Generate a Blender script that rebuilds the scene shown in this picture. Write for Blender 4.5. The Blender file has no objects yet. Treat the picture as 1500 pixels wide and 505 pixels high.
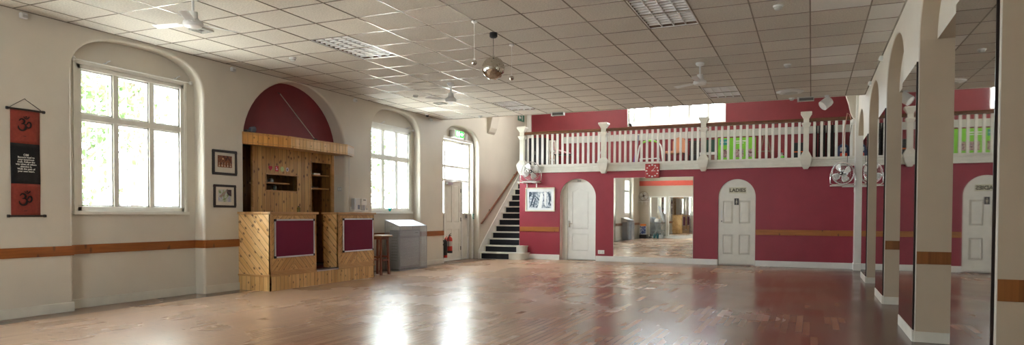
import bpy, math, random
from mathutils import Vector, Matrix
random.seed(7)
C = bpy.context.scene.collection
PI = math.pi

# ------------------------------------------------------------------ measured layout (metres)
XL, XR, YB, HC = -8.157, 0.895, 16.845, 3.455
YREAR, YGAL, ZGAL, ZROOF = -1.2, 19.5, 2.5, 5.2
YCE = 14.35                       # the tiled ceiling stops here
GX, GY = -0.0433, 8.3343          # one crossing of the ceiling grid

# ------------------------------------------------------------------ mesh builder
class MB:
    def __init__(s): s.v=[]; s.f=[]; s.m=[]
    def face(s, pts, m=0):
        i=len(s.v); s.v += [tuple(p) for p in pts]; s.f.append(tuple(range(i,i+len(pts)))); s.m.append(m)
    def add(s, vs, fs, m=0):
        i=len(s.v); s.v += [tuple(p) for p in vs]
        for f in fs: s.f.append(tuple(i+k for k in f)); s.m.append(m)
        return s
    def box(s, x0,x1,y0,y1,z0,z1, m=0):
        x0,x1=sorted((x0,x1)); y0,y1=sorted((y0,y1)); z0,z1=sorted((z0,z1))
        v=[(x0,y0,z0),(x1,y0,z0),(x1,y1,z0),(x0,y1,z0),(x0,y0,z1),(x1,y0,z1),(x1,y1,z1),(x0,y1,z1)]
        return s.add(v,[(0,3,2,1),(4,5,6,7),(0,1,5,4),(1,2,6,5),(2,3,7,6),(3,0,4,7)],m)
    def prism(s, poly, a, b, fn, m=0):
        """poly: 2d outline, fn(u,v,t)->3d, extruded t from a to b"""
        n=len(poly); v=[fn(u,w,a) for u,w in poly]+[fn(u,w,b) for u,w in poly]
        f=[tuple(range(n))[::-1], tuple(range(n,2*n))]+[(i,(i+1)%n,n+(i+1)%n,n+i) for i in range(n)]
        return s.add(v,f,m)
    def tube(s, pts, r, n=10, m=0, closed=False, cap=True):
        pts=[Vector(p) for p in pts]; k=len(pts); rings=[]; up=None
        for i,p in enumerate(pts):
            if closed: t=pts[(i+1)%k]-pts[i-1]
            else: t=pts[min(i+1,k-1)]-pts[max(i-1,0)]
            t.normalize()
            if up is None:
                up=Vector((0,0,1)) if abs(t.z)<.9 else Vector((1,0,0))
            a=t.cross(up)
            if a.length<1e-4: a=t.cross(Vector((.3,1,.2)))
            a.normalize(); b=a.cross(t); b.normalize(); up=b
            rr=r[i] if isinstance(r,(list,tuple)) else r
            rings.append([p+a*rr*math.cos(2*PI*j/n)+b*rr*math.sin(2*PI*j/n) for j in range(n)])
        v=[q for R in rings for q in R]; f=[]
        for i in range(k if closed else k-1):
            i2=(i+1)%k
            for j in range(n): f.append((i*n+j,i*n+(j+1)%n,i2*n+(j+1)%n,i2*n+j))
        if cap and not closed: f += [tuple(range(n))[::-1], tuple((k-1)*n+j for j in range(n))]
        return s.add(v,f,m)
    def lathe(s, prof, c, axis=(0,0,1), n=24, m=0):
        ax=Vector(axis).normalized(); u=ax.cross(Vector((0,0,1)) if abs(ax.z)<.9 else Vector((1,0,0))).normalized(); w=ax.cross(u)
        c=Vector(c); v=[]; f=[]
        for r,h in prof:
            for j in range(n):
                a=2*PI*j/n; v.append(c+ax*h+(u*math.cos(a)+w*math.sin(a))*max(r,1e-5))
        for i in range(len(prof)-1):
            for j in range(n): f.append((i*n+j,i*n+(j+1)%n,(i+1)*n+(j+1)%n,(i+1)*n+j))
        f += [tuple(range(n))[::-1], tuple((len(prof)-1)*n+j for j in range(n))]
        return s.add(v,f,m)
    def sphere(s, c, r, n=16, k=10, m=0, sc=(1,1,1)):
        c=Vector(c); v=[c+Vector((0,0,r*sc[2]))]
        for i in range(1,k):
            a=PI*i/k
            for j in range(n): v.append(c+Vector((r*sc[0]*math.sin(a)*math.cos(2*PI*j/n), r*sc[1]*math.sin(a)*math.sin(2*PI*j/n), r*sc[2]*math.cos(a))))
        v.append(c-Vector((0,0,r*sc[2]))); f=[(0,1+j,1+(j+1)%n) for j in range(n)]
        for i in range(k-2):
            for j in range(n): f.append((1+i*n+j,1+(i+1)*n+j,1+(i+1)*n+(j+1)%n,1+i*n+(j+1)%n))
        L=len(v)-1; f+=[(L,1+(k-2)*n+(j+1)%n,1+(k-2)*n+j) for j in range(n)]
        return s.add(v,f,m)
    def merge(s, o, M=None, moff=0):
        i=len(s.v); s.v += [tuple((M@Vector(p)) if M else p) for p in o.v]
        for f,m in zip(o.f,o.m): s.f.append(tuple(i+k for k in f)); s.m.append(m+moff)
        return s

def origin(o):
    v=Vector((0,0,0))
    while o is not None: v+=o.location; o=o.parent
    return v
def props(o,label=None,cat=None,group=None,kind=None):
    if label: o['label']=label
    if cat: o['category']=cat
    if group: o['group']=group
    if kind: o['kind']=kind
    return o
def obj(name, mb, mats, parent=None, label=None, cat=None, group=None, kind=None, smooth=False, bevel=0, recalc=True):
    if not isinstance(mats,(list,tuple)): mats=[mats]
    if parent is not None: org=origin(parent)
    else:
        xs=[p[0] for p in mb.v]; ys=[p[1] for p in mb.v]; zs=[p[2] for p in mb.v]
        org=Vector(((min(xs)+max(xs))/2,(min(ys)+max(ys))/2,min(zs)))
        if kind=='structure': org=Vector((0,0,0))
    me=bpy.data.meshes.new(name)
    me.from_pydata([tuple(Vector(p)-org) for p in mb.v],[],mb.f)
    for m in mats: me.materials.append(m)
    me.polygons.foreach_set('material_index',mb.m)
    if recalc:
        import bmesh
        b=bmesh.new(); b.from_mesh(me); bmesh.ops.remove_doubles(b,verts=b.verts,dist=1e-5)
        bmesh.ops.recalc_face_normals(b,faces=b.faces); b.to_mesh(me); b.free()
    if smooth:
        me.polygons.foreach_set('use_smooth',[True]*len(me.polygons))
        try: me.set_sharp_from_angle(angle=math.radians(smooth if smooth is not True else 40))
        except Exception: pass
        if kind=='structure':      # big flat faces stay flat, only the rounded arrises are smooth
            for p in me.polygons:
                if max(abs(p.normal.x),abs(p.normal.y),abs(p.normal.z))>.9999: p.use_smooth=False
    me.update()
    o=bpy.data.objects.new(name,me); C.objects.link(o)
    if parent is not None: o.parent=parent
    else: o.location=org
    if bevel:
        b=o.modifiers.new('bevel','BEVEL'); b.width=bevel; b.segments=2; b.limit_method='ANGLE'; b.harden_normals=False
    return props(o,label,cat,group,kind)
def thing(name,label,cat,loc,group=None,kind=None):
    o=bpy.data.objects.new(name,None); C.objects.link(o); o.location=loc; o.empty_display_size=.1
    return props(o,label,cat,group,kind)
def copy_tree(o, loc, rz=0, label=None):
    r=o.copy(); C.objects.link(r); r.location=loc; r.rotation_euler=(0,0,rz)
    if label: r['label']=label
    for ch in list(o.children):
        c=ch.copy(); C.objects.link(c); c.parent=r
        for g in list(ch.children):
            d=g.copy(); C.objects.link(d); d.parent=c
    return r
def text_mb(body,size,M,ext=.0015,align='CENTER',mi=0,bold=0):
    cu=bpy.data.curves.new('lettering','FONT'); cu.body=body; cu.size=size; cu.extrude=ext; cu.align_x=align; cu.align_y='CENTER'
    cu.offset=bold; cu.resolution_u=3
    o=bpy.data.objects.new('lettering',cu); C.objects.link(o)
    dg=bpy.context.evaluated_depsgraph_get(); me=bpy.data.meshes.new_from_object(o.evaluated_get(dg))
    mb=MB(); mb.add([M@v.co for v in me.vertices],[tuple(p.vertices) for p in me.polygons],mi)
    bpy.data.objects.remove(o); bpy.data.curves.remove(cu); bpy.data.meshes.remove(me)
    return mb
def frameM(loc,facing):
    x,z={'+X':((0,1,0),(1,0,0)),'-Y':((1,0,0),(0,-1,0)),'-X':((0,-1,0),(-1,0,0)),'+Y':((-1,0,0),(0,1,0))}[facing]
    x=Vector(x); z=Vector(z); y=Vector((0,0,1))
    return Matrix.Translation(loc)@Matrix((x,y,z)).transposed().to_4x4()

# ------------------------------------------------------------------ materials
def newmat(name):
    m=bpy.data.materials.new(name); m.use_nodes=True; nt=m.node_tree; return m,nt,nt.nodes['Principled BSDF']
def srgb(h):
    h=h.lstrip('#'); c=[int(h[i:i+2],16)/255 for i in (0,2,4)]
    return tuple(x/12.92 if x<.04045 else ((x+.055)/1.055)**2.4 for x in c)+(1,)
def setc(b,col,rough=.5,metal=0,spec=.5):
    b.inputs['Base Color'].default_value=col if len(col)==4 else (*col,1)
    b.inputs['Roughness'].default_value=rough; b.inputs['Metallic'].default_value=metal; b.inputs['Specular IOR Level'].default_value=spec
def plain(name,col,rough=.5,metal=0,spec=.5,var=.06,scale=6,bump=0,bscale=60):
    if isinstance(col,str): col=srgb(col)
    m,nt,b=newmat(name); setc(b,col,rough,metal,spec); N=nt.nodes; L=nt.links
    tc=N.new('ShaderNodeTexCoord')
    if var:
        n=N.new('ShaderNodeTexNoise'); n.inputs['Scale'].default_value=scale; n.inputs['Detail'].default_value=5
        L.new(tc.outputs['Object'],n.inputs['Vector'])
        r=N.new('ShaderNodeMapRange'); r.inputs[1].default_value=.3; r.inputs[2].default_value=.7; r.inputs[3].default_value=1-var; r.inputs[4].default_value=1+var
        L.new(n.outputs['Fac'],r.inputs[0])
        mx=N.new('ShaderNodeVectorMath'); mx.operation='SCALE'; mx.inputs[0].default_value=col[:3]
        L.new(r.outputs[0],mx.inputs['Scale']); L.new(mx.outputs[0],b.inputs['Base Color'])
    if bump:
        n=N.new('ShaderNodeTexNoise'); n.inputs['Scale'].default_value=bscale; n.inputs['Detail'].default_value=3
        L.new(tc.outputs['Object'],n.inputs['Vector'])
        bp=N.new('ShaderNodeBump'); bp.inputs['Strength'].default_value=bump; bp.inputs['Distance'].default_value=.01
        L.new(n.outputs['Fac'],bp.inputs['Height']); L.new(bp.outputs[0],b.inputs['Normal'])
    return m
def emit(name,col,st):
    if isinstance(col,str): col=srgb(col)
    m,nt,b=newmat(name); setc(b,col,.4); b.inputs['Emission Color'].default_value=col; b.inputs['Emission Strength'].default_value=st; return m
def boards(name, u, v, w, light, dark, groove=.07, rough=.38, knots=1.0, gdepth=.4):
    """timber boards: u = direction across the boards, v = along the grain, w = board width"""
    light,dark=srgb(light),srgb(dark)
    m,nt,b=newmat(name); setc(b,light,rough); N=nt.nodes; L=nt.links
    g=N.new('ShaderNodeNewGeometry'); 
    def dot(vec):
        d=N.new('ShaderNodeVectorMath'); d.operation='DOT_PRODUCT'; d.inputs[1].default_value=vec; L.new(g.outputs['Position'],d.inputs[0]); return d.outputs['Value']
    def M(op,a,bb=None,c=None):
        n=N.new('ShaderNodeMath'); n.operation=op
        for i,x in enumerate((a,bb,c)):
            if x is None: continue
            if isinstance(x,(int,float)): n.inputs[i].default_value=x
            else: L.new(x,n.inputs[i])
        return n.outputs[0]
    U=dot(u); V=dot(v); q=M('DIVIDE',U,w); idx=M('FLOOR',q); fr=M('FRACT',q)
    wn=N.new('ShaderNodeTexWhiteNoise'); wn.noise_dimensions='1D'; L.new(idx,wn.inputs['W']); rnd=wn.outputs['Value']
    cv=N.new('ShaderNodeCombineXYZ'); L.new(M('MULTIPLY',U,30.0),cv.inputs[0]); L.new(M('ADD',M('MULTIPLY',V,1.6),M('MULTIPLY',rnd,37.0)),cv.inputs[1]); L.new(rnd,cv.inputs[2])
    gr=N.new('ShaderNodeTexNoise'); gr.inputs['Scale'].default_value=1.6; gr.inputs['Detail'].default_value=5; gr.inputs['Distortion'].default_value=.6; L.new(cv.outputs[0],gr.inputs['Vector'])
    fac=M('ADD',M('MULTIPLY',gr.outputs['Fac'],.75),M('MULTIPLY',rnd,.35))
    mr=N.new('ShaderNodeMapRange'); mr.inputs[1].default_value=.3; mr.inputs[2].default_value=.85; L.new(fac,mr.inputs[0])
    mx=N.new('ShaderNodeMix'); mx.data_type='RGBA'; mx.inputs['A'].default_value=light; mx.inputs['B'].default_value=dark; L.new(mr.outputs[0],mx.inputs['Factor'])
    col=mx.outputs['Result']
    if knots:
        kc=N.new('ShaderNodeCombineXYZ'); L.new(M('MULTIPLY',U,1.15/w*.55),kc.inputs[0]); L.new(M('ADD',M('MULTIPLY',V,5.0),M('MULTIPLY',rnd,11.0)),kc.inputs[1])
        vo=N.new('ShaderNodeTexVoronoi'); vo.voronoi_dimensions='2D'; vo.inputs['Scale'].default_value=1.0; vo.inputs['Randomness'].default_value=1; L.new(kc.outputs[0],vo.inputs['Vector'])
        kr=N.new('ShaderNodeMapRange'); kr.inputs[1].default_value=.05*knots; kr.inputs[2].default_value=.13*knots; kr.inputs[3].default_value=.85; kr.inputs[4].default_value=0; L.new(vo.outputs['Distance'],kr.inputs[0])
        k2=N.new('ShaderNodeMix'); k2.data_type='RGBA'; k2.inputs['B'].default_value=(.10,.035,.012,1); L.new(kr.outputs[0],k2.inputs['Factor']); L.new(col,k2.inputs['A']); col=k2.outputs['Result']
    # groove lines between the boards
    if groove<=0:
        L.new(col,b.inputs['Base Color']); return m
    e=M('MINIMUM',fr,M('SUBTRACT',1.0,fr)); gm=N.new('ShaderNodeMapRange'); gm.inputs[1].default_value=0; gm.inputs[2].default_value=groove; L.new(e,gm.inputs[0])
    k3=N.new('ShaderNodeMix'); k3.data_type='RGBA'; k3.inputs['A'].default_value=tuple(x*.35 for x in dark[:3])+(1,); L.new(gm.outputs[0],k3.inputs['Factor']); L.new(col,k3.inputs['B'])
    L.new(k3.outputs['Result'],b.inputs['Base Color'])
    bp=N.new('ShaderNodeBump'); bp.inputs['Strength'].default_value=gdepth; bp.inputs['Distance'].default_value=.006; L.new(gm.outputs[0],bp.inputs['Height']); L.new(bp.outputs[0],b.inputs['Normal'])
    return m

X_,Y_,Z_=(1,0,0),(0,1,0),(0,0,1); S=math.sqrt(.5)
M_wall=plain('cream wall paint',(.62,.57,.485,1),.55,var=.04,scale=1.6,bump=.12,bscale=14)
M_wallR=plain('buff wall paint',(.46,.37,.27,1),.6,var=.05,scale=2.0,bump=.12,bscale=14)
M_white=plain('white gloss paint',(.80,.79,.75,1),.28,var=.03,bump=.03)
M_cream=plain('old cream gloss paint',(.74,.72,.65,1),.35,var=.05,bump=.05)
M_skirt=plain('pale skirting paint',(.66,.63,.55,1),.4,var=.06,scale=5)
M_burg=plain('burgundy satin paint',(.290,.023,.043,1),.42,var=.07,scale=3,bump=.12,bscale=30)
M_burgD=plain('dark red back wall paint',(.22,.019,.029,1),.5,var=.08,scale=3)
M_coral=plain('coral red paint',(.72,.12,.09,1),.5,var=.05)
M_brown=boards('stained brown rail timber',X_,Y_,.5,'#8e5a2c','#6b3d1a',groove=.0,knots=.7,gdepth=0)
M_railL=boards('stained pine dado left',Z_,Y_,.3,'#a5632c','#804618',groove=.0,knots=.8,gdepth=0,rough=.4)
M_railB=boards('stained pine dado back',Z_,X_,.3,'#b9722c','#94561c',groove=.0,knots=.8,gdepth=0,rough=.4)
M_rail=plain('dark oiled handrail',(.13,.05,.02,1),.35,var=.2,scale=12)
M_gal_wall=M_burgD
M_metal=plain('chrome',(.75,.75,.74,1),.22,1,var=.03)
M_alu=plain('brushed aluminium',(.62,.63,.66,1),.32,.9,var=.04)
M_black=plain('black plastic',(.012,.012,.014,1),.4,var=.1)
M_blackC=plain('black stair carpet',(.010,.011,.016,1),.95,var=.35,scale=160)
M_darkB=plain('blackish brown frame wood',(.020,.012,.010,1),.35,var=.2)
M_white_pl=plain('white plastic',(.72,.72,.70,1),.35,var=.02)
M_grey_pl=plain('pale grey plastic',(.50,.50,.47,1),.45,var=.03)
M_red=plain('red enamel',(.55,.030,.020,1),.28,var=.04)
M_felt=plain('maroon felt',(.16,.007,.036,1),.95,var=.12,scale=250,bump=.3,bscale=400)
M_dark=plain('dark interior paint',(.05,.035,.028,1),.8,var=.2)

def mirror_mat(name,col=(.86,.87,.86,1),rough=.012):
    m,nt,b=newmat(name); setc(b,col,rough,1); return m
M_mirror=mirror_mat('silvered mirror glass')
M_mirror2=mirror_mat('aged mirror glass',(.66,.65,.62,1),.02)

def glass_mat():
    m=bpy.data.materials.new('window glass'); m.use_nodes=True; nt=m.node_tree; N=nt.nodes; L=nt.links; N.remove(N['Principled BSDF'])
    t=N.new('ShaderNodeBsdfTransparent'); t.inputs[0].default_value=(.96,.98,.97,1); g=N.new('ShaderNodeBsdfGlossy'); g.inputs['Roughness'].default_value=.01
    mx=N.new('ShaderNodeMixShader'); mx.inputs[0].default_value=.06
    L.new(t.outputs[0],mx.inputs[1]); L.new(g.outputs[0],mx.inputs[2]); L.new(mx.outputs[0],N['Material Output'].inputs[0]); return m
M_glass=glass_mat()
def clear_mat():
    m=bpy.data.materials.new('clear acrylic sheet'); m.use_nodes=True; nt=m.node_tree; N=nt.nodes; L=nt.links; N.remove(N['Principled BSDF'])
    t=N.new('ShaderNodeBsdfTransparent'); t.inputs[0].default_value=(.93,.95,.97,1); g=N.new('ShaderNodeBsdfGlossy'); g.inputs['Roughness'].default_value=.12
    d=N.new('ShaderNodeBsdfDiffuse'); d.inputs[0].default_value=(.7,.74,.8,1)
    mx=N.new('ShaderNodeMixShader'); mx.inputs[0].default_value=.10; m2=N.new('ShaderNodeMixShader'); m2.inputs[0].default_value=.14
    L.new(t.outputs[0],mx.inputs[1]); L.new(g.outputs[0],mx.inputs[2]); L.new(mx.outputs[0],m2.inputs[1]); L.new(d.outputs[0],m2.inputs[2]); L.new(m2.outputs[0],N['Material Output'].inputs[0]); return m
M_clear=clear_mat()

def mesh_wire_mat():
    m=bpy.data.materials.new('fine wire mesh'); m.use_nodes=True; nt=m.node_tree; N=nt.nodes; L=nt.links; b=N['Principled BSDF']; setc(b,(.42,.43,.45,1),.4,.6)
    g=N.new('ShaderNodeNewGeometry'); sp=N.new('ShaderNodeSeparateXYZ'); L.new(g.outputs['Position'],sp.inputs[0])
    ad=N.new('ShaderNodeMath'); ad.operation='ADD'; L.new(sp.outputs['X'],ad.inputs[0]); L.new(sp.outputs['Y'],ad.inputs[1])
    outs=[]
    for o in (ad.outputs[0],sp.outputs['Z']):
        q=N.new('ShaderNodeMath'); q.operation='MULTIPLY'; q.inputs[1].default_value=1/.025; L.new(o,q.inputs[0])
        f=N.new('ShaderNodeMath'); f.operation='FRACT'; L.new(q.outputs[0],f.inputs[0])
        c=N.new('ShaderNodeMath'); c.operation='LESS_THAN'; c.inputs[1].default_value=.2; L.new(f.outputs[0],c.inputs[0]); outs.append(c.outputs[0])
    mxm=N.new('ShaderNodeMath'); mxm.operation='MAXIMUM'; L.new(outs[0],mxm.inputs[0]); L.new(outs[1],mxm.inputs[1])
    t=N.new('ShaderNodeBsdfTransparent'); mx=N.new('ShaderNodeMixShader'); L.new(mxm.outputs[0],mx.inputs[0]); L.new(t.outputs[0],mx.inputs[1]); L.new(b.outputs[0],mx.inputs[2])
    L.new(mx.outputs[0],N['Material Output'].inputs[0]); return m
M_wire=mesh_wire_mat()

def floor_mat():
    m,nt,b=newmat('worn hardwood strip floor'); N=nt.nodes; L=nt.links
    g=N.new('ShaderNodeNewGeometry'); sp=N.new('ShaderNodeSeparateXYZ'); L.new(g.outputs['Position'],sp.inputs[0])
    def M(op,a,bb=None,c=None):
        n=N.new('ShaderNodeMath'); n.operation=op
        for i,x in enumerate((a,bb,c)):
            if x is None: continue
            if isinstance(x,(int,float)): n.inputs[i].default_value=x
            else: L.new(x,n.inputs[i])
        return n.outputs[0]
    def mapr(x,a,b_,c,d):
        n=N.new('ShaderNodeMapRange'); n.interpolation_type='SMOOTHSTEP'
        for i,q in zip((1,2,3,4),(a,b_,c,d)): n.inputs[i].default_value=q
        L.new(x,n.inputs[0]); return n.outputs[0]
    X=sp.outputs['X']; Y=sp.outputs['Y']; w=.072
    q=M('DIVIDE',X,w); ix=M('FLOOR',q); fx=M('FRACT',q)
    wn=N.new('ShaderNodeTexWhiteNoise'); wn.noise_dimensions='1D'; L.new(ix,wn.inputs['W'])
    yy=M('ADD',M('DIVIDE',Y,1.05),M('MULTIPLY',wn.outputs['Value'],7.0)); iy=M('FLOOR',yy); fy=M('FRACT',yy)
    cv=N.new('ShaderNodeCombineXYZ'); L.new(ix,cv.inputs[0]); L.new(iy,cv.inputs[1])
    w2=N.new('ShaderNodeTexWhiteNoise'); w2.noise_dimensions='2D'; L.new(cv.outputs[0],w2.inputs['Vector']); rnd=w2.outputs['Value']
    gc=N.new('ShaderNodeCombineXYZ'); L.new(M('MULTIPLY',X,9.0),gc.inputs[0]); L.new(M('ADD',M('MULTIPLY',Y,.8),M('MULTIPLY',rnd,50.0)),gc.inputs[1])
    gr=N.new('ShaderNodeTexNoise'); gr.inputs['Scale'].default_value=1.5; gr.inputs['Detail'].default_value=1; L.new(gc.outputs[0],gr.inputs['Vector'])
    cr=N.new('ShaderNodeValToRGB'); e=cr.color_ramp.elements; e[0].position=.12; e[0].color=(.165,.070,.040,1); e[1].position=.9; e[1].color=(.36,.195,.115,1)
    x=cr.color_ramp.elements.new(.5); x.color=(.245,.110,.064,1)
    L.new(M('ADD',M('MULTIPLY',rnd,.42),M('ADD',M('MULTIPLY',gr.outputs['Fac'],.16),.21)),cr.inputs[0])
    # worn, greyed lanes where the varnish has gone
    wr=N.new('ShaderNodeTexNoise'); wr.inputs['Scale'].default_value=.45; wr.inputs['Detail'].default_value=2; wr.inputs['Roughness'].default_value=.5; L.new(g.outputs['Position'],wr.inputs['Vector'])
    side=mapr(X,-6.5,0.5,.34,-.12)
    wear=mapr(M('ADD',M('ADD',wr.outputs['Fac'],side),M('MULTIPLY',M('SUBTRACT',rnd,.5),.06)),.30,.95,0,1)
    mx=N.new('ShaderNodeMix'); mx.data_type='RGBA'; mx.inputs['B'].default_value=(.58,.41,.28,1); L.new(M('MULTIPLY',wear,.65),mx.inputs['Factor']); L.new(cr.outputs[0],mx.inputs['A'])
    ex=M('MINIMUM',fx,M('SUBTRACT',1.0,fx)); ey=M('MULTIPLY',M('MINIMUM',fy,M('SUBTRACT',1.0,fy)),9.0)
    gap=mapr(M('MINIMUM',ex,ey),0,.06,0,1)
    mg=N.new('ShaderNodeMix'); mg.data_type='RGBA'; mg.inputs['A'].default_value=(.15,.08,.05,1); L.new(gap,mg.inputs['Factor']); L.new(mx.outputs['Result'],mg.inputs['B'])
    # darker unsanded border boards along both long walls
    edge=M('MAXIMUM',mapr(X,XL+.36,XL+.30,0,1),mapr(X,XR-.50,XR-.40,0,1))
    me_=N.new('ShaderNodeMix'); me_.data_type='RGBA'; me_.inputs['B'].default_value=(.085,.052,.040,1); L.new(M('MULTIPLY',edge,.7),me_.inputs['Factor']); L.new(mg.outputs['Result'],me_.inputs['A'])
    L.new(me_.outputs['Result'],b.inputs['Base Color'])
    n3=N.new('ShaderNodeTexNoise'); n3.inputs['Scale'].default_value=.8; n3.inputs['Detail'].default_value=1; L.new(g.outputs['Position'],n3.inputs['Vector'])
    L.new(M('ADD',mapr(n3.outputs['Fac'],.3,.7,.18,.26),M('ADD',M('MULTIPLY',wear,.06),M('MULTIPLY',rnd,.012))),b.inputs['Roughness'])
    b.inputs['Specular IOR Level'].default_value=.55
    # slight cupping and unevenness strip by strip
    n4=N.new('ShaderNodeTexNoise'); n4.inputs['Scale'].default_value=1.0; n4.inputs['Detail'].default_value=2
    c4=N.new('ShaderNodeCombineXYZ'); L.new(M('MULTIPLY',X,15.0),c4.inputs[0]); L.new(M('MULTIPLY',Y,1.6),c4.inputs[1]); L.new(c4.outputs[0],n4.inputs['Vector'])
    bp=N.new('ShaderNodeBump'); bp.inputs['Strength'].default_value=.10; bp.inputs['Distance'].default_value=.003
    L.new(n4.outputs['Fac'],bp.inputs['Height']); L.new(bp.outputs[0],b.inputs['Normal'])
    return m
M_floor=floor_mat()

def tile_mat(name,col,speck):
    m,nt,b=newmat(name); N=nt.nodes; L=nt.links; setc(b,col,.85,spec=.2)
    g=N.new('ShaderNodeNewGeometry'); n=N.new('ShaderNodeTexNoise'); n.inputs['Scale'].default_value=55; n.inputs['Detail'].default_value=4; L.new(g.outputs['Position'],n.inputs['Vector'])
    n2=N.new('ShaderNodeTexNoise'); n2.inputs['Scale'].default_value=.8; n2.inputs['Detail'].default_value=4; L.new(g.outputs['Position'],n2.inputs['Vector'])
    q=N.new('ShaderNodeVectorMath'); q.operation='SCALE'; q.inputs['Scale'].default_value=1/.6; L.new(g.outputs['Position'],q.inputs[0])
    of=N.new('ShaderNodeVectorMath'); of.operation='ADD'; of.inputs[1].default_value=(-GX/.6,-GY/.6,0); L.new(q.outputs[0],of.inputs[0])
    fl=N.new('ShaderNodeVectorMath'); fl.operation='FLOOR'; L.new(of.outputs[0],fl.inputs[0]); sx=N.new('ShaderNodeSeparateXYZ'); L.new(fl.outputs[0],sx.inputs[0]); cx=N.new('ShaderNodeCombineXYZ'); L.new(sx.outputs[0],cx.inputs[0]); L.new(sx.outputs[1],cx.inputs[1])
    w=N.new('ShaderNodeTexWhiteNoise'); w.noise_dimensions='2D'; L.new(cx.outputs[0],w.inputs['Vector'])
    def mapr(x,a,b_,c,d):
        k=N.new('ShaderNodeMapRange')
        for i,z in zip((1,2,3,4),(a,b_,c,d)): k.inputs[i].default_value=z
        L.new(x,k.inputs[0]); return k.outputs[0]
    def mul(a,bb):
        k=N.new('ShaderNodeMath'); k.operation='MULTIPLY'; L.new(a,k.inputs[0]); L.new(bb,k.inputs[1]); return k.outputs[0]
    f=mul(mul(mapr(n.outputs['Fac'],.35,.65,1-speck,1+speck),mapr(n2.outputs['Fac'],.3,.7,.95,1.05)),mapr(w.outputs['Value'],0,1,.93,1.05))
    s=N.new('ShaderNodeVectorMath'); s.operation='SCALE'; s.inputs[0].default_value=col[:3]; L.new(f,s.inputs['Scale']); L.new(s.outputs[0],b.inputs['Base Color'])
    bp=N.new('ShaderNodeBump'); bp.inputs['Strength'].default_value=.25; bp.inputs['Distance'].default_value=.004; L.new(n.outputs['Fac'],bp.inputs['Height']); L.new(bp.outputs[0],b.inputs['Normal'])
    return m
M_tile=tile_mat('aged ceiling tile',(.62,.575,.505,1),.12)
M_tileW=tile_mat('newer white ceiling tile',(.78,.765,.72,1),.03)
M_tbar=plain('ceiling grid enamel',(.31,.27,.22,1),.25,.1,var=.2,scale=3)

# ------------------------------------------------------------------ shell helpers
def arch_outline(c,hw,zs,H,n,k=28):
    """points (u,z,nu,nz) from bottom left over the arch to bottom right; n = outward normal"""
    P=[(c-hw,0.0,-1,0)]
    if n is None:
        P+= [(c-hw,zs,-1,0),(c-hw,zs,0,1),(c+hw,zs,0,1),(c+hw,zs,1,0),(c+hw,0.0,1,0)]; return P
    for i in range(k+1):
        t=PI*(1-i/k); cs,sn=math.cos(t),math.sin(t); e=2/n
        du=math.copysign(abs(cs)**e,cs); dz=abs(sn)**e
        nu=math.copysign(abs(du)**(n-1),du)/hw; nz=abs(dz)**(n-1)/H; l=math.hypot(nu,nz) or 1
        P.append((c+hw*du,zs+H*dz,nu/l,nz/l))
    P.append((c+hw,0.0,1,0)); return P
def arch_wall(mb,fn,u0,u1,ztop,openings,r=.03,m=0,mj=1):
    """fn(u,z,d)->xyz. openings: (c,hw,zs,H,n,depth)"""
    cur=u0
    for (c,hw,zs,H,n,D) in sorted(openings):
        P=arch_outline(c,hw,zs,H,n)
        prof=[(r*(1-math.sin(a)),r*(1-math.cos(a))) for a in [PI/2*i/5 for i in range(6)]]+[(0,D)]
        rings=[[fn(u+nu*o,max(z+nz*o,0),d) for (u,z,nu,nz) in P] for o,d in prof]
        k=len(P)
        for a in range(len(rings)-1):
            for i in range(k-1):
                q=[rings[a][i],rings[a][i+1],rings[a+1][i+1],rings[a+1][i]]
                mb.face(q,mj if a>=len(rings)-2 else m)
        mb.face([fn(cur,0,0),fn(c-hw-r,0,0),fn(c-hw-r,ztop,0),fn(cur,ztop,0)],m)
        for i in range(1,k-2):
            a=P[i]; b=P[i+1]
            if abs(a[0]+a[2]*r-b[0]-b[2]*r)<1e-6: continue
            ua,za=a[0]+a[2]*r,a[1]+a[3]*r; ub,zb=b[0]+b[2]*r,b[1]+b[3]*r
            mb.face([fn(ua,za,0),fn(ub,zb,0),fn(ub,ztop,0),fn(ua,ztop,0)],m)
        cur=c+hw+r
    mb.face([fn(cur,0,0),fn(u1,0,0),fn(u1,ztop,0),fn(cur,ztop,0)],m)
def holed(mb,fn,u0,u1,v0,v1,holes,m=0):
    us=sorted({u0,u1,*[h[0] for h in holes],*[h[1] for h in holes]}); vs=sorted({v0,v1,*[h[2] for h in holes],*[h[3] for h in holes]})
    for a,b in zip(us,us[1:]):
        for c,d in zip(vs,vs[1:]):
            if a<u0-1e-9 or b>u1+1e-9 or c<v0-1e-9 or d>v1+1e-9: continue
            mu,mv=(a+b)/2,(c+d)/2
            if any(h[0]<mu<h[1] and h[2]<mv<h[3] for h in holes): continue
            mb.face([fn(a,c),fn(b,c),fn(b,d),fn(a,d)],m)
def reveal(mb,fn,h,d0,d1,m=0):
    """fn(u,v,d)"""
    a,b,c,d=h
    for p,q in (((a,c),(b,c)),((b,c),(b,d)),((b,d),(a,d)),((a,d),(a,c))):
        mb.face([fn(*p,d0),fn(*q,d0),fn(*q,d1),fn(*p,d1)],m)

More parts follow.
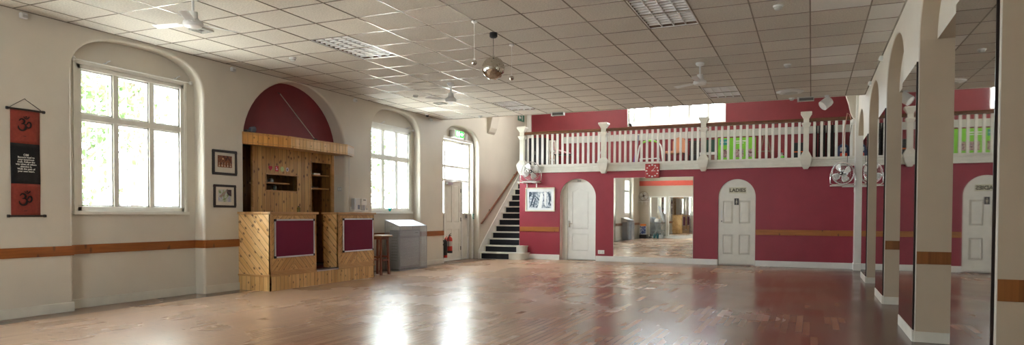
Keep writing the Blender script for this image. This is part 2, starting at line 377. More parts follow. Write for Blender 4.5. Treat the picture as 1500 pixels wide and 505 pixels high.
DEP=.18
LEFT=[(4.25,.97,2.85,.55,2.6,DEP),(6.355,.97,2.85,.55,2.6,DEP),(9.36,1.27,2.3,1.14,2.0,.25),(12.43,.93,2.85,.55,2.6,DEP),(15.39,.97,2.85,.55,2.6,DEP),(.9,.85,2.85,.5,2.6,DEP)]
LEFT[0]=(3.95,.52,2.85,.5,2.4,DEP)
WIN={1:(5.56,7.13,1.21,3.03),2:(11.64,13.20,1.24,3.03),3:(.16,1.62,1.21,2.95),4:(3.52,4.38,1.21,2.95)}
fL=lambda u,z,d:(XL-d,u,z)
mb=MB()
arch_wall(mb,fL,YREAR,YGAL,ZROOF,LEFT,r=.035)
for (c,hw,zs,H,n,D) in LEFT:
    if abs(c-9.36)<.01: continue
    holes=[w for w in WIN.values() if c-hw<w[0]<c+hw]
    if abs(c-15.39)<.1: holes=[(14.56,16.26,0,3.06)]
    holed(mb,lambda u,v:(XL-D,u,v),c-hw-.02,c+hw+.02,0,zs+H+.02,holes)
    for h in holes: reveal(mb,lambda u,v,d:(XL-D-d,u,v),h,0,.16)
# solid outer side of the wall
holed(mb,lambda u,v:(XL-.42,u,v),YREAR,YGAL,0,ZROOF,[*WIN.values(),(14.56,16.26,0,3.06),(8.1,10.62,0,2.35)])
for h in [*WIN.values(),(14.56,16.26,0,3.06)]: reveal(mb,lambda u,v,d:(XL-.34-d,u,v),h,0,.08)
obj('wall_left',mb,[M_wall,M_wall],kind='structure',smooth=35)

# right arcade wall
RIGHT=[(6.435,.945,2.82,.52,2.1,.15),(9.435,.935,2.82,.52,2.1,.15),(12.49,.98,2.82,.52,2.1,.15),(15.6,.85,2.82,.52,2.1,.15),(3.4,.94,2.82,.52,2.1,.15),(.37,.94,2.82,.52,2.1,.15)]
ZBEAM,XALC=2.82,2.05
mb=MB(); arch_wall(mb,lambda u,z,d:(XR+d,u,z),YREAR,YGAL,ZROOF,RIGHT,r=.012)
for (c,hw,zs,H,n,D) in RIGHT:
    x=XR+D
    mb.face([(x,c-hw,ZBEAM),(x,c+hw,ZBEAM),(x,c+hw,3.4),(x,c-hw,3.4)],0)
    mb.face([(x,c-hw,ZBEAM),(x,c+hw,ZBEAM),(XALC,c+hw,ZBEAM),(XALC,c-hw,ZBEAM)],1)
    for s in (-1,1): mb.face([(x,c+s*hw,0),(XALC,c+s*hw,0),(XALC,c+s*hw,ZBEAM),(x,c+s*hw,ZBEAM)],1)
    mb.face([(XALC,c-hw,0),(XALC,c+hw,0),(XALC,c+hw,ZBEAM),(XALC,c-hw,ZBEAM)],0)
o_=XR+.16; t_=XALC+.02; zb_=ZBEAM+.02          # outer skin: solid wall behind the arcade
for q in ([(o_,YREAR,zb_),(o_,YGAL,zb_),(o_,YGAL,ZROOF),(o_,YREAR,ZROOF)],[(t_,YREAR,0),(t_,YGAL,0),(t_,YGAL,zb_),(t_,YREAR,zb_)],[(o_,YREAR,zb_),(o_,YGAL,zb_),(t_,YGAL,zb_),(t_,YREAR,zb_)]): mb.face(q,0)
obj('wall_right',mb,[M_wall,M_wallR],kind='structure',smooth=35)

# back wall under the gallery, with two arched doorways
mb=MB()
D1=(-5.555,.485,1.64,.48,2.0,.17); D2=(-1.6175,.4175,1.62,.42,2.0,.05)
arch_wall(mb,lambda u,z,d:(u,YB+d,z),-7.19,XR+.02,ZGAL-.1,[D1,D2],r=.008,mj=1)
mb.face([(-7.19,YB,0),(-7.19,YGAL,0),(-7.19,YGAL,ZGAL-.1),(-7.19,YB,ZGAL-.1)],0)
for d in (D1,D2): mb.face([(d[0]-.5,YB+d[5]+.03,0),(d[0]+.5,YB+d[5]+.03,0),(d[0]+.5,YB+d[5]+.03,2.2),(d[0]-.5,YB+d[5]+.03,2.2)],1)
obj('wall_back',mb,[M_burg,M_cream],kind='structure',smooth=35)

# gallery back wall with its long window, roof and side
GW=(-4.93,-2.19,3.74,4.85)
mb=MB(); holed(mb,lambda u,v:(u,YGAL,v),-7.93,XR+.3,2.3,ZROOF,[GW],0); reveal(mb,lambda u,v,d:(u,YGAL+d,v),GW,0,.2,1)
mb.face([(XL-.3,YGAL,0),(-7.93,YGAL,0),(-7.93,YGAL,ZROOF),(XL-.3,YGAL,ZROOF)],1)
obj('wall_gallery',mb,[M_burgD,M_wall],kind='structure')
mb=MB(); mb.box(-8.06,-7.93,YGAL-.06,YGAL,ZGAL,ZROOF); obj('trim_5',mb,M_white,kind='structure')
mb=MB(); mb.box(XL-.5,XALC,YCE,YGAL+.3,ZROOF,ZROOF+.1); mb.box(XL-.0,XALC,YCE,YCE+.04,HC+.02,ZROOF); obj('ceiling_gallery',mb,M_wall,kind='structure')
mb=MB(); mb.box(-7.19,XR,YB+.02,YGAL,ZGAL-.2,ZGAL); obj('floor_gallery',mb,M_dark,kind='structure')

# rear wall
RW_ADDED=[(-4.6,-3.2,1.2,3.0)]  # opening of the added window behind the camera
mb=MB(); holed(mb,lambda u,v:(u,YREAR,v),XL-.45,XALC,0,HC+.3,RW_ADDED)
for h in RW_ADDED: reveal(mb,lambda u,v,d:(u,YREAR-d,v),h,0,.2)
obj('wall_rear',mb,M_wall,kind='structure')
mb=MB(); mb.box(XL,-4.8,YREAR,YREAR+.006,2.68,2.93); mb.box(-4.8,-.4,YREAR,YREAR+.006,3.05,3.25); obj('trim_6',mb,M_coral,kind='structure')

# floor
mb=MB(); mb.box(XL-.42,XALC,YREAR-.2,YGAL,-.1,0); obj('floor',mb,M_floor,kind='structure')

# tiled ceiling: each tile a face, enamelled T bars between
LIGHTS=[(-10,-2),(-3,-2),(-3,7),(-10,7)]            # (i,j) of the first cell; each light covers two cells along Y
whites={(0,-1),(0,-5),(0,3),(0,4),(0,6),(1,0),(1,1),(1,2),(1,6),(0,0-9),(-12,3),(-13,4),(-13,7),(1,-6),(0,-3)}
mb=MB()
i0=math.floor((XL-GX)/.6); i1=math.ceil((XR-GX)/.6); j0=math.floor((YREAR-GY)/.6)
def cl(v,a,b): return max(a,min(b,v))
for i in range(i0,i1):
    for j in range(j0,10):
        if any(i==a and j in (b,b+1) for a,b in LIGHTS): continue
        x0=cl(GX+.6*i,XL-.01,XR+.01); x1=cl(GX+.6*i+.6,XL-.01,XR+.01); y0=max(GY+.6*j,YREAR); y1=min(GY+.6*j+.6,YCE)
        if x1-x0<.01 or y1-y0<.01: continue
        mb.face([(x0,y0,HC),(x0,y1,HC),(x1,y1,HC),(x1,y0,HC)],1 if (i,j) in whites else 0)
h=.0075
for i in range(i0+1,i1):
    x=GX+.6*i; mb.box(x-h,x+h,YREAR,YCE,HC-.004,HC+.01,2)
for j in range(j0+1,11):
    y=GY+.6*j; mb.box(XL,XR,y-h,y+h,HC-.004,HC+.01,2)
mb.box(XL-.01,XR+.01,YREAR,YCE,HC+.12,HC+.15,0)      # deck above
mb.box(XL,XR,YCE-.01,YCE+.02,HC-.012,HC+.12,0)
mb.box(XL,XL+.018,YREAR,YCE,HC-.006,HC+.01,2); mb.box(XR-.018,XR,YREAR,YCE,HC-.006,HC+.01,2)
obj('ceiling',mb,[M_tile,M_tileW,M_tbar],kind='structure',recalc=False)

# skirting boards and dado rails
def run_left(name,z0,z1,t,mat,segs,mats=None):
    """segs: list of (y0,y1,depth of the plane)"""
    mb=MB()
    for a,b,d in segs: mb.box(XL-d,XL-d+t,a,b,z0,z1)
    return obj(name,mb,mat,kind='structure',bevel=.004)
def segs(y0,y1,skip=()):
    out=[]; cur=y0
    for (c,hw,zs,H,n,D) in sorted(LEFT):
        a,b=c-hw,c+hw
        if b<y0 or a>y1: continue
        out.append((cur,a,0))
        if not any(s<c<e for s,e in skip): out.append((a+.0,b,D))
        cur=b
    out.append((cur,y1,0)); return [s for s in out if s[1]-s[0]>.01]
sk=[(9,10),(15,16)]
L1=segs(YREAR,8.02)+[(10.64,11.5,0),(11.5,13.36,DEP),(13.36,14.42,0)]
run_left('baseboard_left',0,.115,.018,M_skirt,L1)
mb=MB()
for a,b,d in L1: mb.box(XL-d,XL-d+.022,a,b,.675,.79)
for (c,hw,zs,H,n,D) in LEFT:
    if abs(c-9.36)<.1 or abs(c-15.39)<.1: continue
    mb.box(XL-D,XL+.0,c+hw-.02,c+hw+.004,.675,.79)
obj('trim_1',mb,M_railL,kind='structure',bevel=.003)
mb=MB()
for a,b in ((-6.98,-6.045),(-5.06,-2.04),(-1.195,.86)): mb.box(a,b,YB-.02,YB,0,.135)
obj('baseboard_back',mb,M_white,kind='structure',bevel=.005)
mb=MB(); mb.box(-7.17,-6.06,YB-.022,YB,.74,.862); mb.box(-1.19,.86,YB-.022,YB,.73,.855); obj('trim_2',mb,M_railB,kind='structure',bevel=.003)
PIERS=[(4.345,5.49),(7.38,8.5),(10.37,11.51),(13.47,14.75)]
mb=MB()
for a,b in PIERS: mb.box(XR-.018,XR,a,b,0,.11)
for a,b in PIERS:
    mb.box(XR,XALC,a-.016,a,0,.10)
mb.box(XR-.03,XR,16.45,16.86,0,.02)
obj('baseboard_right',mb,M_skirt,kind='structure',bevel=.004)
mb=MB()
for a,b in PIERS[:3]: mb.box(XR+.012,XALC,a-.012,a,.735,.852)
obj('trim_3',mb,M_brown,kind='structure',bevel=.002)
# white pilaster at the far end of the right wall
mb=MB(); mb.box(.85,XR+.15,16.44,YB+.0,0,3.95); mb.box(.835,XR+.16,16.42,YB,0,.15); obj('trim_4',mb,M_white,kind='structure',bevel=.006)
# plaster truss corbels by the gallery
def corbel(yc,side,x,z0,z1,name,wd=.1):
    mb=MB(); s=side; poly=[(0,z0),(.05,z0+.05),(.10,z0+.16),(.14,z0+.35),(.24,z1),(0,z1)]
    mb.prism(poly,yc-wd,yc+wd,lambda u,v,t:(x+s*u,t,v)); obj(name,mb,M_wall,kind='structure',bevel=.006)
corbel(17.05,1,XL,3.40,4.1,'trim_7',.22); corbel(16.65,-1,.85,3.27,3.95,'trim_8')

# ------------------------------------------------------------------ windows of the left wall
M_grille=plain('security bar paint',(.22,.22,.22,1),.4,var=.03)
def window(name,y0,y1,z0,z1,zt,nm=2,x=XL-.20,sill=True):
    w=thing(name,None,None,(x,(y0+y1)/2,z0),kind='structure')
    mb=MB(); t=.055
    mb.box(x-.05,x+.03,y0-.0,y0+t,z0,z1); mb.box(x-.05,x+.03,y1-t,y1,z0,z1); mb.box(x-.05,x+.03,y0,y1,z1-t,z1); mb.box(x-.05,x+.03,y0,y1,z0,z0+t)
    mb.box(x-.05,x+.025,y0+t,y1-t,zt-.035,zt+.035)
    ys=[y0+(y1-y0)*k/(nm+1) for k in range(1,nm+1)]
    for y in ys: mb.box(x-.05,x+.022,y-.03,y+.03,z0+t,z1-t)
    obj('window_frame',mb,M_cream,w,bevel=.005)
    # architrave on the recess face
    mb=MB(); f=XL-DEP; a=.045
    mb.box(f,f+.02,y0-a,y0,z0-a,z1+a); mb.box(f,f+.02,y1,y1+a,z0-a,z1+a); mb.box(f,f+.02,y0,y1,z1,z1+a)
    mb.box(f,f+.045,y0-a-.015,y1+a+.015,z0-.045,z0)
    obj('architrave',mb,M_cream,w,bevel=.004)
    # sashes
    ys2=[y0+t/2]+ys+[y1-t/2]; mb=MB(); mg=MB()
    for a_,b_ in zip(ys2,ys2[1:]):
        for c_,d_ in ((z0+t,zt-.035),(zt+.035,z1-t)):
            A=a_+.03; B=b_-.03; s=.022
            mb.box(x-.035,x+.005,A,A+s,c_,d_); mb.box(x-.035,x+.005,B-s,B,c_,d_); mb.box(x-.035,x+.005,A,B,c_,c_+s); mb.box(x-.035,x+.005,A,B,d_-s,d_)
            mg.box(x-.018,x-.014,A+s,B-s,c_+s,d_-s)
    obj('sash',mb,M_white,w); obj('pane',mg,M_glass,w)
    mb=MB(); y=y0+.11
    while y<y1-.05: mb.tube([(x-.17,y,z0-.02),(x-.17,y,z1)],.008,6); y+=.142
    for z in (z0+.05,z1-.05): mb.box(x-.178,x-.162,y0,y1,z-.015,z+.015)
    obj('security_bars',mb,M_grille,w)
    return w
window('window_1',*WIN[1][:2],1.21,3.03,2.385)
window('window_2',*WIN[2][:2],1.24,3.03,2.39)
window('window_3',*WIN[3][:2],1.21,2.95,2.35,nm=1)
window('window_4',*WIN[4][:2],1.21,2.95,2.35,nm=1)
# curtain poles above the windows
def pole(y0,y1,z,label):
    t=thing('curtain_pole',label,'curtain pole',(XL-.12,(y0+y1)/2,z),group='curtain poles over the windows')
    obj('pole',MB().tube([(XL-.13,y0,z),(XL-.13,y1,z)],.008,8),M_white,t,smooth=True)
    for y in (y0,y1): obj('finial',MB().sphere((XL-.13,y,z),.028,12,8),M_white,t,smooth=True)
    for y in (y0+.42,y1-.25): obj('hook',MB().tube([(XL-DEP,y,z+.02),(XL-.13,y,z+.02),(XL-.10,y,z+.04),(XL-.085,y+.03,z+.055)],.008,6),M_alu,t,smooth=True)
pole(5.50,7.22,3.075,'thin white curtain pole above the large near window with bare hooks')
pole(11.62,13.27,3.075,'thin white curtain pole above the window beyond the bar')
# gallery window
w=thing('window_5',None,None,(-3.56,YGAL+.1,3.74),kind='structure'); mb=MB(); y=YGAL+.12
mb.box(GW[0],GW[1],y,y+.05,GW[2],GW[2]+.05); mb.box(GW[0],GW[1],y,y+.05,GW[3]-.05,GW[3])
mull=[-4.93+.02,-4.76,-4.27,-3.72,-3.18,-2.66,-2.21]
for x in mull: mb.box(x-.025,x+.025,y-.02,y+.06,GW[2],GW[3])
obj('window_frame',mb,M_white,w,bevel=.004)
mb=MB()
for a,b in zip(mull[1:],mull[2:]):
    for x in (a+.045,b-.045): mb.box(x-.015,x+.015,y+.0,y+.04,GW[2]+.05,GW[3]-.05)
obj('sash',mb,M_white,w); mb=MB(); mb.box(GW[0],GW[1],y+.02,y+.024,GW[2],GW[3]); obj('pane',mb,M_glass,w)
# unseen rear wall window, added to bring more light into the hall
for k,hh in enumerate(RW_ADDED):
    a,b,c,d=hh; w=thing('window_%d'%(6+k),None,None,((a+b)/2,YREAR-.1,c),kind='structure'); mb=MB(); y=YREAR-.12
    for x in (a+.03,a+(b-a)/3,a+2*(b-a)/3,b-.03): mb.box(x-.03,x+.03,y-.04,y+.02,c,d)
    for z in (c+.03,c+1.2,d-.03): mb.box(a,b,y-.04,y+.02,z-.03,z+.03)
    obj('window_frame',mb,M_cream,w,bevel=.004); mb=MB(); mb.box(a,b,y-.014,y-.01,c,d); obj('pane',mb,M_glass,w)

# ------------------------------------------------------------------ exit door in the far left recess
def panel_door(parent,fn,u0,u1,v0,v1,panels,t=.04,mat=None,pm=None,name='door_leaf',arched=None):
    """fn(u,v,d): d>0 into the wall. Raised and fielded panels."""
    mb=MB()
    cuts_u=sorted({u0,u1,*[p[0] for p in panels],*[p[1] for p in panels]})
    holed(mb,lambda u,v:fn(u,v,0),u0,u1,v0,v1,panels)
    for (a,b,c,d) in panels:
        reveal(mb,fn,(a,b,c,d),0,.014)
        q=.03; 
        for (p1,p2,q1,q2) in (((a,c),(b,c),(a+q,c+q),(b-q,c+q)),((b,c),(b,d),(b-q,c+q),(b-q,d-q)),((b,d),(a,d),(b-q,d-q),(a+q,d-q)),((a,d),(a,c),(a+q,d-q),(a+q,c+q))):
            mb.face([fn(*p1,.014),fn(*p2,.014),fn(*q2,.004),fn(*q1,.004)])
        mb.face([fn(a+q,c+q,.004),fn(b-q,c+q,.004),fn(b-q,d-q,.004),fn(a+q,d-q,.004)])
    reveal(mb,fn,(u0,u1,v0,v1),0,t); mb.face([fn(u0,v0,t),fn(u1,v0,t),fn(u1,v1,t),fn(u0,v1,t)])
    return obj(name,mb,mat or M_white,parent)
fx=XL-.30
d=thing('door_1',None,None,(fx,15.41,0),kind='structure')
fD=lambda u,v,dd:(fx+.02-dd,u,v)
dl=panel_door(d,fD,14.96,15.83,.02,2.02,[(15.06,15.34,.22,.80),(15.45,15.73,.22,.80),(15.06,15.34,.98,1.92),(15.45,15.73,.98,1.92)],mat=M_cream)
mb=MB(); a0,a1=14.56,16.26
for y in (a0+.03,14.93,15.86,a1-.03): mb.box(fx-.05,fx+.05,y-.03,y+.03,0,3.06)
for z in (3.03,2.40,2.05): mb.box(fx-.05,fx+.045,a0,a1,z-.03,z+.03)
mb.box(fx-.05,fx+.05,a0,a1,0,.022); mb.box(fx-.04,fx-.02,14.93,15.86,.0,2.05)
obj('door_frame',mb,M_white,d,bevel=.004)
mb=MB(); mb.box(fx-.02,fx+.01,a0+.05,14.9,0,1.2); mb.box(fx-.02,fx+.01,15.89,a1-.05,0,1.2); mb.box(fx-.04,fx+.09,a0,14.92,1.18,1.22); mb.box(fx-.04,fx+.09,15.88,a1,1.18,1.22)
mb.box(fx+.01,fx+.02,15.95,16.2,.15,1.05)
obj('side_panel',mb,M_cream,d,bevel=.004)
mb=MB()
for a,b,c_,e in ((a0+.06,14.9,1.22,2.37),(a0+.06,14.9,2.43,3.0),(15.89,a1-.06,1.22,2.37),(15.89,a1-.06,2.43,3.0),(14.96,15.83,2.43,3.0),(14.96,15.83,2.08,2.37)): mb.box(fx-.012,fx-.008,a,b,c_,e)
obj('pane',mb,M_glass,d)
mb=MB(); mb.box(fx+.03,fx+.09,15.02,15.28,1.93,1.99); mb.tube([(fx+.08,15.22,2.0),(fx+.12,15.4,2.03),(fx+.05,15.55,2.04)],.009,6); obj('door_closer',mb,M_alu,d)
mb=MB(); mb.tube([(fx+.02,15.80,1.02),(fx+.06,15.80,1.02),(fx+.06,15.72,1.02)],.008,6); obj('door_handle',mb,M_metal,d)
mb=MB()
for z in (.3,1.05,1.8): mb.box(fx+.0,fx+.035,15.815,15.845,z-.05,z+.05)
obj('hinge',mb,M_black,d)
mb=MB(); mb.box(XL-DEP,XL-DEP+.03,a0-.07,a0,0,3.12); mb.box(XL-DEP,XL-DEP+.03,a1,a1+.07,0,3.12); mb.box(XL-DEP,XL-DEP+.03,a0-.07,a1+.07,3.06,3.13); obj('architrave',mb,M_white,d,bevel=.004)

# exit sign above it
ex=thing('exit_sign','lit green emergency exit sign above the exit door','exit sign',(XL-.08,15.22,3.15))
obj('housing',MB().box(XL-DEP,XL-.03,15.05,15.54,3.115,3.30),M_white_pl,ex,bevel=.006)
xf=XL-.03; obj('sign_face',MB().box(xf,xf+.006,15.10,15.50,3.135,3.285),emit('exit green','#1ed235',1.8),ex)
M_exw=emit('exit white','#f4fff0',2.6)
mb=MB(); xs_=xf+.009
mb.sphere((xs_,15.255,3.262),.013,8,6,sc=(.3,1,1)); mb.tube([(xs_,15.25,3.25),(xs_,15.235,3.20),(xs_,15.20,3.155)],.009,6); mb.tube([(xs_,15.235,3.20),(xs_,15.275,3.18),(xs_,15.265,3.15)],.009,6); mb.tube([(xs_,15.21,3.225),(xs_,15.25,3.24),(xs_,15.29,3.225)],.007,6)
obj('running_figure',mb,M_exw,ex); obj('door_symbol',MB().box(xf+.006,xf+.009,15.13,15.19,3.15,3.27),M_exw,ex)
obj('arrow',MB().prism([(15.33,3.195),(15.40,3.195),(15.40,3.165),(15.47,3.21),(15.40,3.255),(15.40,3.225),(15.33,3.225)],xf+.006,xf+.009,lambda u,v,t:(t,u,v)),M_exw,ex)
sn=thing('alarm_sensor','small white wall sensor right of the green exit sign','sensor',(XL-.12,15.83,3.16))
obj('housing',MB().lathe([(.03,0),(.045,.01),(.05,.10),(.045,.16),(.03,.17)],(XL-DEP+.05,15.83,3.11),n=12),M_white_pl,sn,smooth=True)
obj('bracket',MB().box(XL-DEP,XL-DEP+.02,15.79,15.87,3.10,3.29),M_white_pl,sn)
# green direction sign over the stairs
g=thing('direction_sign','small dark green exit direction sign high on the stair wall','sign',(XL+.01,19.25,4.1))
obj('plate',MB().box(XL,XL+.012,18.95,19.42,4.03,4.23),plain('sign green',(.01,.16,.10,1),.4),g)
obj('door_symbol',MB().box(XL+.012,XL+.014,19.24,19.30,4.06,4.20),M_white_pl,g); mb=MB(); mb.prism([(19.0,4.13),(19.08,4.20),(19.08,4.16),(19.17,4.16),(19.17,4.10),(19.08,4.10),(19.08,4.06)],XL+.012,XL+.014,lambda u,v,t:(t,u,v)); obj('arrow',mb,M_white_pl,g)

# ------------------------------------------------------------------ back wall doors
d=thing('door_2',None,None,(-5.555,YB+.17,0),kind='structure'); yd=YB+.165
fB=lambda yy:(lambda u,v,dd:(u,yy+dd,v))
def arch_leaf(parent,fn,c,hw,zs,H,v0,panels,mat,t=.035,name='door_leaf'):
    mb=MB(); k=24; top=[(c+hw*math.cos(PI*(1-i/k)),zs+H*math.sin(PI*(1-i/k))) for i in range(k+1)]
    poly=[(c-hw,v0)]+top+[(c+hw,v0)]
    def zt(u): q=max(0,1-((u-c)/hw)**2); return zs+H*math.sqrt(q)
    us=sorted({*[p[0] for p in top],*[p[0] for p in panels],*[p[1] for p in panels],c-hw,c+hw})
    for a,b in zip(us,us[1:]):
        if b-a<1e-5: continue
        vs=[v0]; hs=[p for p in panels if p[0]<(a+b)/2<p[1]]
        cur=v0
        for p in sorted(hs,key=lambda p:p[2]): mb.face([fn(a,cur,0),fn(b,cur,0),fn(b,p[2],0),fn(a,p[2],0)]); cur=p[3]
        mb.face([fn(a,cur,0),fn(b,cur,0),fn(b,max(zt(b),cur),0),fn(a,max(zt(a),cur),0)])
    for (a,b,c_,d_) in panels:
        reveal(mb,fn,(a,b,c_,d_),0,.024); q=.045
        for (p1,p2,q1,q2) in (((a,c_),(b,c_),(a+q,c_+q),(b-q,c_+q)),((b,c_),(b,d_),(b-q,c_+q),(b-q,d_-q)),((b,d_),(a,d_),(b-q,d_-q),(a+q,d_-q)),((a,d_),(a,c_),(a+q,d_-q),(a+q,c_+q))):
            mb.face([fn(*p1,.024),fn(*p2,.024),fn(*q2,.002),fn(*q1,.002)])
        mb.face([fn(a+q,c_+q,.002),fn(b-q,c_+q,.002),fn(b-q,d_-q,.002),fn(a+q,d_-q,.002)])
    n=len(poly)
    for i in range(n):
        p,q=poly[i],poly[(i+1)%n]; mb.face([fn(*p,0),fn(*q,0),fn(*q,t),fn(*p,t)])
    return obj(name,mb,mat,parent)
# leaf of door 2: arched upper panel and square lower panel
fn=fB(yd-.03); mb=MB(); u0,u1=-5.87,-5.115
panel=[(-5.745,-5.30,.24,.69)]
holed(mb,lambda u,v:fn(u,v,0),u0,u1,.02,.80,panel)
reveal(mb,fn,panel[0],0,.014); mb.face([fn(-5.72,.265,.004),fn(-5.325,.265,.004),fn(-5.325,.665,.004),fn(-5.72,.665,.004)])
for a,b in (((-5.745,.24),(-5.30,.24)),((-5.30,.24),(-5.30,.69)),((-5.30,.69),(-5.745,.69)),((-5.745,.69),(-5.745,.24))):
    sx=lambda p:(p[0]+(.025 if p[0]<-5.5 else -.025),p[1]+(.025 if p[1]<.5 else -.025))
    mb.face([fn(*a,.014),fn(*b,.014),fn(*sx(b),.004),fn(*sx(a),.004)])
pa,pb,pz,pt=-5.745,-5.30,.80,1.80
K=16; cc=(pa+pb)/2; hw=(pb-pa)/2
curve=lambda u:pt+.085*(0.5+0.5*math.cos(PI*(u-cc)/hw))
us=[pa+(pb-pa)*i/K for i in range(K+1)]
mb.face([fn(u0,.80,0),fn(pa,.80,0),fn(pa,2.04,0),fn(u0,2.04,0)]); mb.face([fn(pb,.80,0),fn(u1,.80,0),fn(u1,2.04,0),fn(pb,2.04,0)])
for a,b in zip(us,us[1:]):
    mb.face([fn(a,curve(a),0),fn(b,curve(b),0),fn(b,2.04,0),fn(a,2.04,0)])
    mb.face([fn(a,curve(a),0),fn(b,curve(b),0),fn(b,curve(b),.014),fn(a,curve(a),.014)])
q=.028; s=(hw-q)/hw
inn=[(cc+(u-cc)*s,curve(u)-q) for u in us]
for i in range(K):
    a,b=us[i],us[i+1]; mb.face([fn(a,curve(a),.014),fn(b,curve(b),.014),fn(*inn[i+1],.004),fn(*inn[i],.004)])
    mb.face([fn(inn[i][0],pz+q,.004),fn(inn[i+1][0],pz+q,.004),fn(*inn[i+1],.004),fn(*inn[i],.004)])
for u,uu in ((pa,inn[0]),(pb,inn[-1])):
    mb.face([fn(u,pz,0),fn(u,pt,0),fn(u,pt,.014),fn(u,pz,.014)]); mb.face([fn(u,pz,.014),fn(u,pt,.014),fn(uu[0],uu[1],.004),fn(uu[0],pz+q,.004)])
mb.face([fn(pa,pz,0),fn(pb,pz,0),fn(pb,pz,.014),fn(pa,pz,.014)]); mb.face([fn(pa,pz,.014),fn(pb,pz,.014),fn(inn[-1][0],pz+q,.004),fn(inn[0][0],pz+q,.004)])
reveal(mb,fn,(u0,u1,.02,2.04),0,.028)
obj('door_leaf',mb,M_white,d)
mb=MB(); y0,y1=yd-.045,yd+.02
mb.box(-6.03,-5.88,y0+.03,y1,0,2.12); mb.box(-5.935,-5.875,y0,y1,0,2.06); mb.box(-5.11,-5.075,y0,y1,0,2.06); mb.box(-5.935,-5.075,y0,y1,2.045,2.10)
obj('door_frame',mb,M_cream,d,bevel=.004)
mb=MB(); mb.box(-5.85,-5.80,yd-.036,yd-.028,.86,1.02); mb.tube([(-5.825,yd-.036,.955),(-5.825,yd-.085,.955),(-5.72,yd-.09,.950)],.009,8); obj('door_handle',mb,M_metal,d,smooth=True)
obj('door_sign',MB().box(-5.60,-5.50,yd-.055,yd-.046,2.045,2.09),plain('grey engraved plate',(.28,.28,.26,1),.4),d)

d=thing('door_3',None,None,(-1.6175,YB+.03,0),kind='structure'); yl=YB+.012
fn=fB(yl)
pn=[(-1.93,-1.70,.26,.73),(-1.565,-1.315,.26,.73),(-1.93,-1.70,.99,1.53),(-1.565,-1.315,.99,1.53)]
arch_leaf(d,fn,-1.6175,.405,1.62,.405,.03,pn,M_cream)
mb=MB(); k=24
out=[(-1.6175+.4175*math.cos(PI*(1-i/k)),1.62+.42*math.sin(PI*(1-i/k))) for i in range(k+1)]; inn=[(-1.6175+.408*math.cos(PI*(1-i/k)),1.62+.408*math.sin(PI*(1-i/k))) for i in range(k+1)]
P=[(-2.035,0)]+out+[(-1.2,0)]; Q=[(-2.0255,0)]+inn+[(-1.2095,0)]
for i in range(len(P)-1): mb.face([fn(*P[i],-.002),fn(*P[i+1],-.002),fn(*Q[i+1],-.002),fn(*Q[i],-.002)]); mb.face([fn(*Q[i],-.002),fn(*Q[i+1],-.002),fn(*Q[i+1],.04),fn(*Q[i],.04)])
obj('door_frame',mb,M_cream,d)
sg=obj('door_sign',MB().box(-1.80,-1.41,yl-.008,yl,1.705,1.845),plain('cream sign board',(.60,.57,.42,1),.4),d)
obj('lettering',text_mb('LADIES',.118,frameM((-1.605,yl-.009,1.772),'-Y'),bold=.003),plain('dark brown lettering',(.05,.035,.02,1),.4),sg)
pl=obj('pictogram_plate',MB().box(-1.675,-1.575,yl-.006,yl,1.43,1.585),plain('dark pictogram plate',(.03,.02,.018,1),.35),d)
mb=MB(); mb.sphere((-1.625,yl-.008,1.556),.011,10,6,sc=(1,.3,1)); mb.prism([(-1.633,1.54),(-1.617,1.54),(-1.603,1.485),(-1.618,1.485),(-1.618,1.445),(-1.632,1.445),(-1.632,1.485),(-1.647,1.485)],yl-.009,yl-.006,lambda u,v,t:(u,t,v)); obj('figure',mb,plain('pale metal ink',(.45,.40,.30,1),.4),pl)
obj('push_plate',MB().box(-1.985,-1.94,yl-.005,yl,1.10,1.31),M_white_pl,d)
obj('keyhole',MB().box(-1.970,-1.950,yl-.006,yl,1.03,1.06),M_black,d)

# ------------------------------------------------------------------ mirrors
def mirror(label,mb_face,mb_edge,loc,group=None,mat=None):
    t=thing('wall_mirror',label,'mirror',loc,group=group); obj('glass',mb_face,mat or M_mirror,t); 
    if mb_edge: obj('edge',mb_edge,M_darkB,t)
    return t
t=thing('wall_mirror','large frameless wall mirror on the burgundy back wall reflecting the hall','mirror',(-3.61,YB,.137))
obj('glass',MB().box(-4.593,-2.628,YB-.008,YB-.002,.137,2.113),M_mirror,t)
mb=MB(); mb.box(-4.60,-2.62,YB-.003,YB,.132,2.12); obj('backing',mb,plain('pale mirror backing',(.6,.6,.58,1),.4),t)
PL=['nearest','second nearest','third','farthest']
labs=['tall narrow mirror on the nearest buff pier, reflecting the LADIES door reversed','tall mirror strip on the pier with the wide brown dado block, second from the camera','tall mirror strip on the third pier of the right arcade','tall mirror strip on the farthest mirrored pier, beside the wall fan']
for (a,b),lb,tilt in zip(PIERS,labs,(.003,.0,.0,.0)):
    mb=MB(); y0,y1=a+.012,b-.006; m_=(y0+y1)/2
    x=lambda y:XR-.012-tilt*(y-m_)
    mb.add([(x(y0),y0,.113),(x(y1),y1,.113),(x(y1),y1,2.62),(x(y0),y0,2.62),(x(y0)+.004,y0,.113),(x(y1)+.004,y1,.113),(x(y1)+.004,y1,2.62),(x(y0)+.004,y0,2.62)],[(0,1,2,3),(7,6,5,4),(0,4,5,1),(1,5,6,2),(2,6,7,3),(3,7,4,0)])
    t=thing('wall_mirror',lb,'mirror',(XR,m_,.113),group='mirrors on the right hand piers')
    obj('glass',mb,M_mirror2,t)
    mb=MB(); mb.box(XR-.014,XR,a,a+.010,.113,2.625); mb.box(XR-.007,XR,a+.01,b-.004,2.617,2.625); obj('edge',mb,M_darkB,t)
